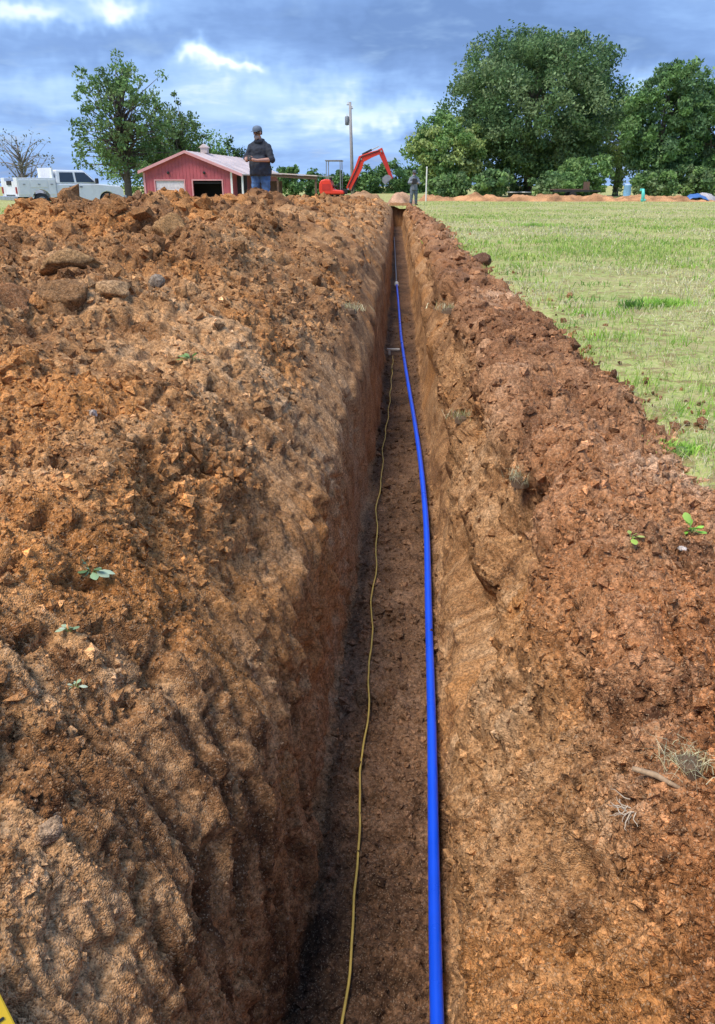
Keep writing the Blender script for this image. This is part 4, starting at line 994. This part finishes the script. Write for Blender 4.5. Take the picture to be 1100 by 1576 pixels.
# ---------------------------------------------------------------- mini excavator, boom to the right over the trench
def excavator():
    M['orange'] = plain('excavator_orange', (.72, .045, .018), .38, 0, .06, 3)
    M['dorange'] = plain('excavator_red', (.50, .03, .02), .4, 0, .08, 3)
    Y0 = 52.0; o = at(515, 285, Y0)
    e = empty('mini_excavator', (o.x, Y0, .0), R(-3), 'orange red mini excavator with raised boom behind the far heap', 'excavator')
    def q(px, py): w = at(px, py, Y0); return (w.x - o.x, w.z)
    for s in (-1, 1):
        tr = MB().prism([(-.85, .2), (-.8, .06), (-.65, .0), (.65, .0), (.8, .06), (.85, .2), (.78, .36), (.6, .42), (-.6, .42), (-.78, .36)], s * .42, s * .72).build('track', M['black'], e, bevel=.03)
        for k in range(9):
            MB().box((-.64 + k * .16, s * .57, .43), (.05, .32, .03)).build('track_pad', M['black'], tr)
        for xx in (-.6, .6): MB().lathe([(.16, s * .725), (.16, s * .74), (.05, s * .76)], (xx, 0, .21), 12, 'Y').build('sprocket', M['steel'], tr)
    MB().box((0, 0, .34), (.9, .86, .16)).build('undercarriage', M['black'], e)
    bl = MB().prism([(1.12, .02), (1.2, .06), (1.16, .3), (1.2, .42), (1.1, .40), (1.08, .2)], -.72, .72).build('dozer_blade', M['dorange'], e)
    MB().box((.85, .3, .2), (.6, .08, .1)).build('blade_arm', M['black'], bl); MB().box((.85, -.3, .2), (.6, .08, .1)).build('blade_arm', M['black'], bl)
    MB().lathe([(.42, .42), (.45, .46), (.45, .5)], n=16).build('slew_ring', M['black'], e)
    # house: rounded counterweight at the back, low deck in front
    hp = [(-.86, .56), (-.9, .8), (-.88, 1.15), (-.76, 1.34), (-.50, 1.40), (-.22, 1.36), (-.10, 1.05), (-.02, .80), (.48, .76), (.62, .70), (.62, .52), (-.78, .52)]
    MB().prism(hp, -.66, .66).build('house', M['orange'], e, bevel=.07)
    MB().box((-.45, -.668, .95), (.5, .02, .34)).build('engine_panel', M['dorange'], e); MB().box((-.84, .0, .7), (.1, 1.0, .2)).build('counterweight', M['black'], e, bevel=.03)
    st = MB().box((-.05, .05, .98), (.42, .46, .12)).build('seat', M['black'], e, bevel=.04); MB().box((-.24, .05, 1.25), (.12, .44, .5)).build('seat_back', M['black'], st, bevel=.04)
    for s in (-1, 1): MB().tube([(.30, s * .26, .78), (.34, s * .26, 1.2)], .02, 6).build('control_lever', M['black'], e)
    rf = MB().box((-.02, 0, 2.43), (1.02, 1.1, .07)).build('canopy_roof', plain('canopy_grey', (.16, .17, .19), .5), e, bevel=.03)
    for sx, sy in ((-.44, -.5), (-.44, .5), (.40, -.5), (.40, .5)):
        MB().tube([(sx * 1.05, sy, .8 if sx > 0 else 1.3), (sx, sy, 2.4)], .028, 6).build('canopy_post', M['steel'], e)
    # boom, stick and bucket follow the photo's angles
    P0, P1, P2, P3 = q(536, 291), q(552, 258), q(556, 245), q(587, 233)
    def beam(pts, w, name, mat, wid=.17, par=None):
        n = len(pts); up, dn = [], []
        for i, (x, z) in enumerate(pts):
            a = Vector(pts[min(i + 1, n - 1)]) - Vector(pts[max(i - 1, 0)]); a.normalize(); nn = Vector((-a.y, a.x))
            up.append((x + nn.x * w[i], z + nn.y * w[i])); dn.append((x - nn.x * w[i], z - nn.y * w[i]))
        return MB().prism(up + dn[::-1], -wid / 2, wid / 2).build(name, mat, par or e, bevel=.015)
    boom = beam([P0, ((P0[0] + P1[0]) / 2, (P0[1] + P1[1]) / 2), P1, P2, ((P2[0] + P3[0]) / 2, (P2[1] + P3[1]) / 2 + .03), P3], [.15, .18, .22, .22, .16, .12], 'boom', M['orange'])
    MB().box((.62, 0, .68), (.34, .3, .3)).build('swing_bracket', M['black'], e, bevel=.03)
    S0, S1 = q(584.5, 229), q(603, 275); stick = beam([S0, ((S0[0] * .6 + S1[0] * .4), (S0[1] * .6 + S1[1] * .4)), S1], [.15, .14, .08], 'stick', M['dorange'], .14)
    def cyl(a, b, nm, par, y=0, r1=.06):
        a, b = Vector((a[0], y, a[1])), Vector((b[0], y, b[1])); m_ = a.lerp(b, .58)
        c_ = MB().tube([a, m_], r1, 8).build(nm, M['black'], par); MB().tube([m_, b], r1 * .55, 8).build('rod', M['chrome'], c_)
    cyl((P0[0] + .22, P0[1] - .12), (P1[0] + .22, P1[1] + .02), 'boom_cylinder', boom); cyl((P2[0] + .05, P2[1] + .26), (S0[0] - .06, S0[1] + .14), 'stick_cylinder', boom); cyl((S0[0] - .02, S0[1] - .22), (S1[0] - .14, S1[1] + .20), 'bucket_cylinder', stick)
    MB().tube([(P0[0], -.115, P0[1] + .1), (P1[0] - .04, -.115, P1[1] + .06), (P2[0], -.115, P2[1] + .12), (P3[0] - .1, -.115, P3[1] + .05)], .03, 6).build('hose', M['black'], boom)
    for pv in (P0, P2, P3): MB().lathe([(.06, -.13), (.06, .13)], (pv[0], 0, pv[1]), 10, 'Y').build('pin', M['steel'], boom)
    bx, bz_ = S1
    bk = [(bx, bz_ + .02), (bx - .1, bz_ + .18), (bx - .34, bz_ + .22), (bx - .56, bz_ + .06), (bx - .58, bz_ - .16), (bx - .40, bz_ - .34), (bx - .36, bz_ - .30), (bx - .50, bz_ - .13), (bx - .48, bz_ + .04), (bx - .32, bz_ + .15), (bx - .14, bz_ + .10), (bx - .06, bz_ - .02)]
    bu = MB().prism(bk, -.2, .2).build('bucket', plain('worn_steel', (.42, .42, .44), .4, .5), e)
    for s in (-1, 1): MB().prism([bk[i] for i in (0, 1, 2, 3, 4, 5)], s * .2, s * .215).build('bucket_side', M['steel'], bu)
    for k in range(4): MB().prism([(bx - .42, bz_ - .30), (bx - .36, bz_ - .30), (bx - .34, bz_ - .42)], -.18 + k * .105, -.14 + k * .105).build('tooth', M['steel'], bu)
excavator()

# ---------------------------------------------------------------- small far things along the berm
def far_things():
    def up(px, py, Y, name, label, cat): w = at(px, py, Y); return empty(name, (w.x, Y, float(field_z(w.x, Y))), 0, label, cat)
    p = up(655.5, 300, 58, 'white_post', 'thin white post standing right of the far worker', 'post'); h = at(655, 258, 58).z
    MB().tube([(0, 0, -.1), (0, 0, h)], .045, 8).build('shaft', M['white_trim'], p); MB().lathe([(.06, h - .02), (.06, h + .03), (.02, h + .06)], n=8).build('cap', M['white_trim'], p)
    teal = plain('turquoise', (.12, .62, .55), .5)
    p = up(989, 300, 58.2, 'marker_stake', 'small turquoise marker leaning before the orange berm', 'marker'); h = at(989, 291, 58.2).z
    MB().tube([(.06, 0, -.1), (.03, 0, h * .55), (-.02, 0, h)], [.13, .12, .09], 8).build('tube', teal, p, smooth=True); MB().box((-.10, 0, h - .05), (.26, .08, .16)).build('flag', teal, p, bevel=.02); MB().box((.08, 0, .12), (.34, .22, .1)).build('foot', teal, p, bevel=.02)
    p = up(965, 295, 66, 'blue_barrel', 'pale blue barrel between the trees behind the berm', 'barrel'); h = at(965, 284, 66).z
    MB().lathe([(.26, 0), (.29, .05), (.27, .1), (.30, h * .5), (.27, h - .1), (.29, h - .05), (.25, h)], n=14).build('drum', plain('pale_blue', (.22, .42, .62), .4), p, smooth=True); MB().lathe([(.24, h), (.24, h + .03), (.05, h + .05)], n=12).build('lid', M['white_trim'], p)
    for px, lab in ((789, 'left of two dark tubs behind the berm below the oak'), (808, 'right of two dark tubs behind the berm below the oak')):
        p = up(px, 300, 63, 'feed_tub', lab, 'tub'); h = at(px, 295.5, 63).z
        MB().lathe([(.30, 0), (.40, h), (.43, h + .02), (.37, h + .02), (.30, .1)], n=14).build('shell', M['black'], p, smooth=True)
        MB().lathe([(.445, h - .04), (.46, h), (.445, h + .025)], n=14).build('rim', M['steel'], p)
    p = up(876, 296, 65, 'flat_trailer', 'brown flatbed trailer behind the berm under the oak', 'trailer'); h = at(876, 291.5, 65).z; L = 2.7
    for k in range(5): MB().box((0, -.6 + k * .3, h), (L, .28, .08)).build('plank', M['brown_wood'], p)
    for s in (-1, 1):
        MB().box((0, s * .76, h - .1), (L, .06, .14)).build('side_rail', M['black'], p)
        MB().lathe([(.1, s * .08), (.28, s * .10), (.30, 0), (.28, -s * .10), (.1, -s * .08)], (.1, s * .9, .30), 14, 'Y').build('wheel', M['black'], p)
    MB().box((L / 2 - .1, 0, h + .3), (.16, 1.4, .5)).build('headboard', M['brown_wood'], p); MB().box((L / 2 + .5, 0, h - .1), (1.0, .1, .1)).build('drawbar', M['black'], p)
    mound(1082, 297, 61, 1.5, 1.3, 'pale grey heap at the right end of the berm', (.42, .40, .41), 604, name='gravel_heap', cat='gravel heap')
    c_ = at(1066, 299, 60.2); n, m = 14, 10; V = []
    for i in range(n):
        for j in range(m):
            uu, vv = i / (n - 1) - .5, j / (m - 1) - .5; V.append((uu * 1.9, vv * 1.1, .46 * max(0, 1 - (uu * 1.9) ** 2 * 1.1 - vv * vv * 2.0) + .03 * math.sin(uu * 23) + .02 * math.cos(vv * 19 + uu * 8) + .02))
    F = [(i * m + j, (i + 1) * m + j, (i + 1) * m + j + 1, i * m + j + 1) for i in range(n - 1) for j in range(m - 1)]
    o = link('blue_tarp', np_mesh('blue_tarp', np.array(V), np.array(F)), plain('tarp_blue', (.06, .16, .42), .4)); o.location = (c_.x, 59.6, .02)
    sol = o.modifiers.new('thick', 'SOLIDIFY'); sol.thickness = .01
    tag(o, 'crumpled dark blue tarp lying against the grey heap', 'tarp')
far_things()

# ---------------------------------------------------------------- people
def ball(mb, c, r, n=12):
    r = (r, r, r) if not hasattr(r, '__len__') else r; c = Vector(c); vs, fs = [c + Vector((0, 0, r[2]))], []
    m_ = n // 2
    for j in range(1, m_):
        t = math.pi * j / m_
        for i in range(n):
            a = 2 * math.pi * i / n; vs.append(c + Vector((r[0] * math.sin(t) * math.cos(a), r[1] * math.sin(t) * math.sin(a), r[2] * math.cos(t))))
    vs.append(c - Vector((0, 0, r[2]))); last = len(vs) - 1
    for i in range(n):
        fs.append((0, 1 + i, 1 + (i + 1) % n)); fs.append((last, last - n + (i + 1) % n, last - n + i))
        for j in range(m_ - 2): q_ = 1 + j * n; fs.append((q_ + i, q_ + n + i, q_ + n + (i + 1) % n, q_ + (i + 1) % n))
    mb.add(vs, fs); return mb
def limb(mb, pts, rad):
    for p_, r in zip(pts, rad): ball(mb, p_, r)
    for i in range(len(pts) - 1): mb.tube([pts[i], pts[i + 1]], [rad[i], rad[i + 1]], 12)
    return mb
def fuse(mb, name, mat, parent, voxel=.012, smooth=3):
    """Melt the overlapping volumes into one continuous surface."""
    o = mb.build(name, mat, parent, smooth=True); m_ = o.modifiers.new('fuse', 'REMESH'); m_.mode = 'VOXEL'; m_.voxel_size = voxel; m_.use_smooth_shade = True
    sm = o.modifiers.new('soften', 'SMOOTH'); sm.factor = .5; sm.iterations = smooth
    if name in ('sweatshirt', 'jeans'):
        tx = bpy.data.textures.get('folds') or bpy.data.textures.new('folds', 'CLOUDS'); tx.noise_scale = .11; tx.noise_depth = 2
        dm = o.modifiers.new('folds', 'DISPLACE'); dm.texture = tx; dm.strength = .05; dm.mid_level = .5; dm.texture_coords = 'LOCAL'
    return o
SKIN = plain('skin', (.46, .25, .19), .55, 0, .08, 9)
def person(loc, rz, label, top, legs, cap, pose, scale=1.0, beard=None, boots=(.05, .035, .025), belly=1.0, hold=None):
    pr = empty('person', loc, rz, label, 'person'); pr.scale = (scale,) * 3; J = pose
    # body: one continuous surface (head with brow, nose and chin; neck; trunk; limbs; palms)
    bd = MB(); hd = Vector(J['head']); jw = Vector(J['jaw'])
    ball(bd, hd + Vector((0, .012, .02)), (.080, .096, .098), 16); ball(bd, jw + Vector((0, .01, 0)), (.062, .070, .055), 14); limb(bd, [J['nose0'], J['nose1']], [.018, .014])
    limb(bd, [(0, .02, 1.44), (hd.x * .5, .01, 1.58)], [.066, .060])
    ball(bd, (0, .01, 1.30), (.165, .105, .18)); ball(bd, (0, 0, 1.05), (.15, .11, .17)); limb(bd, [J['rsh'], (0, .01, 1.43), J['lsh']], [.055, .07, .055])
    for nm, s in (('r', -1), ('l', 1)):
        limb(bd, [J[nm + 'sh'], J[nm + 'el'], Vector(J[nm + 'el']).lerp(Vector(J[nm + 'wr']), .35), J[nm + 'wr']], [.055, .043, .046, .030]); limb(bd, [J[nm + 'wr'], J[nm + 'pa']], [.030, .036])
        limb(bd, [(s * .095, 0, .90), J[nm + 'kn'], J[nm + 'an'], J[nm + 'to']], [.095, .06, .042, .036])
    body = fuse(bd, 'body', SKIN, pr, .011, 2)
    fw = (Vector(J['nose1']) - hd); fw.z = 0; fw.normalize(); sd = Vector((-fw.y, fw.x, 0))
    for s in (-1, 1):
        MB().lathe([(.001, -.013), (.011, -.006), (.011, .006), (.001, .013)], hd + fw * .082 + sd * s * .032 + Vector((0, 0, .012)), 8).build('eye', M['black'], pr, smooth=True)
        MB().lathe([(.004, -.03), (.014, -.02), (.02, .005), (.014, .028), (.004, .034)], hd + sd * s * .088 + Vector((0, 0, -.005)), 8).build('ear', SKIN, pr, smooth=True)
    MB().box(hd + fw * .084 + Vector((0, 0, -.055)), (.045, .016, .010), Matrix.Rotation(math.atan2(fw.y, fw.x) + math.pi / 2, 3, 'Z')).build('mouth', plain('lips', (.28, .10, .09), .5), pr)
    # fingers, curled round what is held
    for nm, s in (('r', -1), ('l', 1)):
        pa, wr = Vector(J[nm + 'pa']), Vector(J[nm + 'wr']); d = (pa - wr).normalized(); sidev = d.cross(Vector((0, 0, 1))).normalized(); upv = sidev.cross(d)
        fg = MB()
        for k in range(4):
            b0 = pa + d * .03 + upv * (.026 - k * .0175); L = (.062, .070, .066, .052)[k]; curl = sidev * (-s)
            fg.tube([b0, b0 + d * L * .45, b0 + d * L * .7 + curl * L * .35, b0 + d * L * .55 + curl * L * .72], [.0095, .009, .0085, .007], 6)
        th = pa - d * .005 + upv * .03; fg.tube([th, th + upv * .028 + d * .02, th + upv * .03 + d * .05 - sidev * s * .01], [.0115, .010, .008], 6)
        fg.build('fingers', SKIN, pr, smooth=True)
    # clothes
    tm = plain('cloth_top_' + label[:6], top, .9, 0, .25, 7, bumpy=.4); lm = plain('cloth_legs_' + label[:6], legs, .9, 0, .3, 5, bumpy=.4)
    g = belly; jt = MB()
    ball(jt, (0, .0, 1.28), (.225, .16, .21), 16); ball(jt, (0, -.03 * g, 1.03), (.205 * g, .175 * g, .22), 16); jt.lathe([(.19 * g, .80), (.205 * g, .84), (.20 * g, 1.0)], n=16)
    limb(jt, [J['rsh'], (-.09, .01, 1.44), (0, .015, 1.47), (.09, .01, 1.44), J['lsh']], [.082, .084, .088, .084, .082])
    for nm in 'rl':
        sh, el, wr = Vector(J[nm + 'sh']), Vector(J[nm + 'el']), Vector(J[nm + 'wr']); limb(jt, [sh, sh.lerp(el, .55), el, el.lerp(wr, J['sleeve'])], [.088, .083, .074, .062])
    jk = fuse(jt, 'sweatshirt', tm, pr, .014, 4)
    MB().tube([(0.085 * math.cos(a), .085 * math.sin(a) + .005, 1.515 + .02 * math.sin(a)) for a in np.linspace(0, 2 * math.pi, 13)], .042, 8, False).build('hood', tm, jk, smooth=True)
    lg = MB(); ball(lg, (0, 0, .90), (.18 * g, .14 * g, .12), 14)
    for nm, s in (('r', -1), ('l', 1)):
        kn, an = Vector(J[nm + 'kn']), Vector(J[nm + 'an']); limb(lg, [(s * .10, 0, .85), Vector((s * .10, 0, .85)).lerp(kn, .5), kn, an + Vector((0, 0, .06))], [.125, .108, .088, .080])
    fuse(lg, 'jeans', lm, pr, .014, 4)
    bm_ = plain('boot_' + label[:6], boots, .7)
    for nm in 'rl':
        a, t_ = Vector(J[nm + 'an']), Vector(J[nm + 'to']); bt = MB(); limb(bt, [a + Vector((0, 0, .08)), (a.x, a.y, .06), (t_.x, t_.y, .05)], [.062, .058, .048]); fuse(bt, 'boot', bm_, pr, .012, 2)
    # cap with bill
    cm = plain('cap_' + label[:6], cap, .85, 0, .15, 12); cr = Vector(J['crown']); up_ = (cr - hd).normalized()
    cp = MB().lathe([(.106, .030), (.109, .055), (.104, .09), (.086, .122), (.05, .142), (.006, .149)], (hd.x, hd.y + .004, hd.z), 18).build('cap', cm, pr, smooth=True)
    bl = MB(); arc = [math.radians(k) for k in range(-55, 56, 11)]; c0 = Vector((hd.x, hd.y + .004, hd.z + .038))
    vs = [c0 + (fw * math.cos(a) + sd * math.sin(a)) * .10 for a in arc] + [c0 + (fw * math.cos(a) * .18 + sd * math.sin(a) * .112) - Vector((0, 0, .018 * math.cos(a))) for a in arc]; m_ = len(arc)
    vs += [v_ - Vector((0, 0, .008)) for v_ in vs]; fs = []
    for i in range(m_ - 1): fs += [(i, i + 1, m_ + i + 1, m_ + i), (2 * m_ + i, 3 * m_ + i, 3 * m_ + i + 1, 2 * m_ + i + 1), (m_ + i, m_ + i + 1, 3 * m_ + i + 1, 3 * m_ + i)]
    bl.add(vs, fs); bl.build('bill', cm, cp)
    if beard:
        bb = MB(); ball(bb, jw + fw * .022 + Vector((0, 0, -.012)), (.062, .062, .046)); ball(bb, jw + fw * .045 + Vector((0, 0, -.04)), (.035, .035, .035)); fuse(bb, 'beard', plain('beard', beard, .9, 0, .2, 30), pr, .01, 2)
    hr = MB().lathe([(.094, -.035), (.1, .0), (.1, .035)], (hd.x - fw.x * .018, hd.y - fw.y * .018, hd.z), 14).build('hair', plain('hair_' + label[:6], (.10, .07, .05), .9), pr, smooth=True)
    return pr
# near man: stands on the back of the heap, looking down at his hands
mp = at(398, 200, 19.0); MAN_Y = 19.0
gzm = at(396, 195, MAN_Y).z - 1.80
pose1 = {'jaw': (-.025, -.055, 1.60), 'head': (-.02, -.045, 1.675), 'crown': (-.015, -.03, 1.735), 'nose0': (-.05, -.125, 1.665), 'nose1': (-.062, -.155, 1.645),
         'rsh': (-.185, .0, 1.385), 'rel': (-.30, -.06, 1.16), 'rwr': (-.22, -.29, 1.12), 'rpa': (-.17, -.345, 1.13), 'lsh': (.185, .01, 1.385), 'lel': (.31, -.05, 1.13), 'lwr': (.04, -.30, 1.11), 'lpa': (-.045, -.345, 1.125),
         'rkn': (-.13, -.03, .48), 'ran': (-.15, .02, .09), 'rto': (-.19, -.15, .05), 'lkn': (.13, -.02, .48), 'lan': (.15, .03, .09), 'lto': (.17, -.13, .05), 'sleeve': .12}
man = person((mp.x, MAN_Y, gzm), R(-12), 'man in dark sweatshirt, jeans and grey cap standing behind the left heap', (.028, .034, .050), (.065, .14, .30), (.13, .17, .23), pose1, 1.0, beard=(.40, .32, .29), belly=1.22)
ph = at(383, 240, MAN_Y)
o = MB().box((0, 0, 0), (.075, .010, .15), Matrix.Rotation(R(-50), 3, 'X')).build('phone', M['black'], bevel=.004)
o.location = Vector((mp.x, MAN_Y, gzm)) + Matrix.Rotation(R(-12), 3, 'Z') @ Vector((-.10, -.40, 1.165)); tag(o, 'small dark phone held in the hands of the near man', 'phone')
# far worker at the trench end
wp = on_z(636, 315, 0.0); WY = 47.5
wp = at(636.5, 300, WY)
pose2 = dict(pose1); pose2.update({'rwr': (-.08, -.28, 1.22), 'rpa': (-.01, -.32, 1.26), 'lwr': (.10, -.28, 1.16), 'lpa': (.03, -.33, 1.18), 'head': (0, -.02, 1.675), 'jaw': (0, -.035, 1.60), 'crown': (0, -.01, 1.735), 'nose0': (.0, -.105, 1.665), 'nose1': (.0, -.135, 1.645), 'sleeve': .5})
person((wp.x, WY, float(field_z(wp.x, WY)) - .02), R(15), 'far worker in grey clothes standing at the end of the trench', (.20, .23, .27), (.12, .15, .17), (.10, .12, .15), pose2, 1.02)
o = MB().box((0, 0, 0), (.26, .12, .30)).build('tool_bag', M['black'], bevel=.04); o.location = (wp.x + .02, WY - .36, 1.26); tag(o, 'black bag held against the chest of the far worker', 'bag')
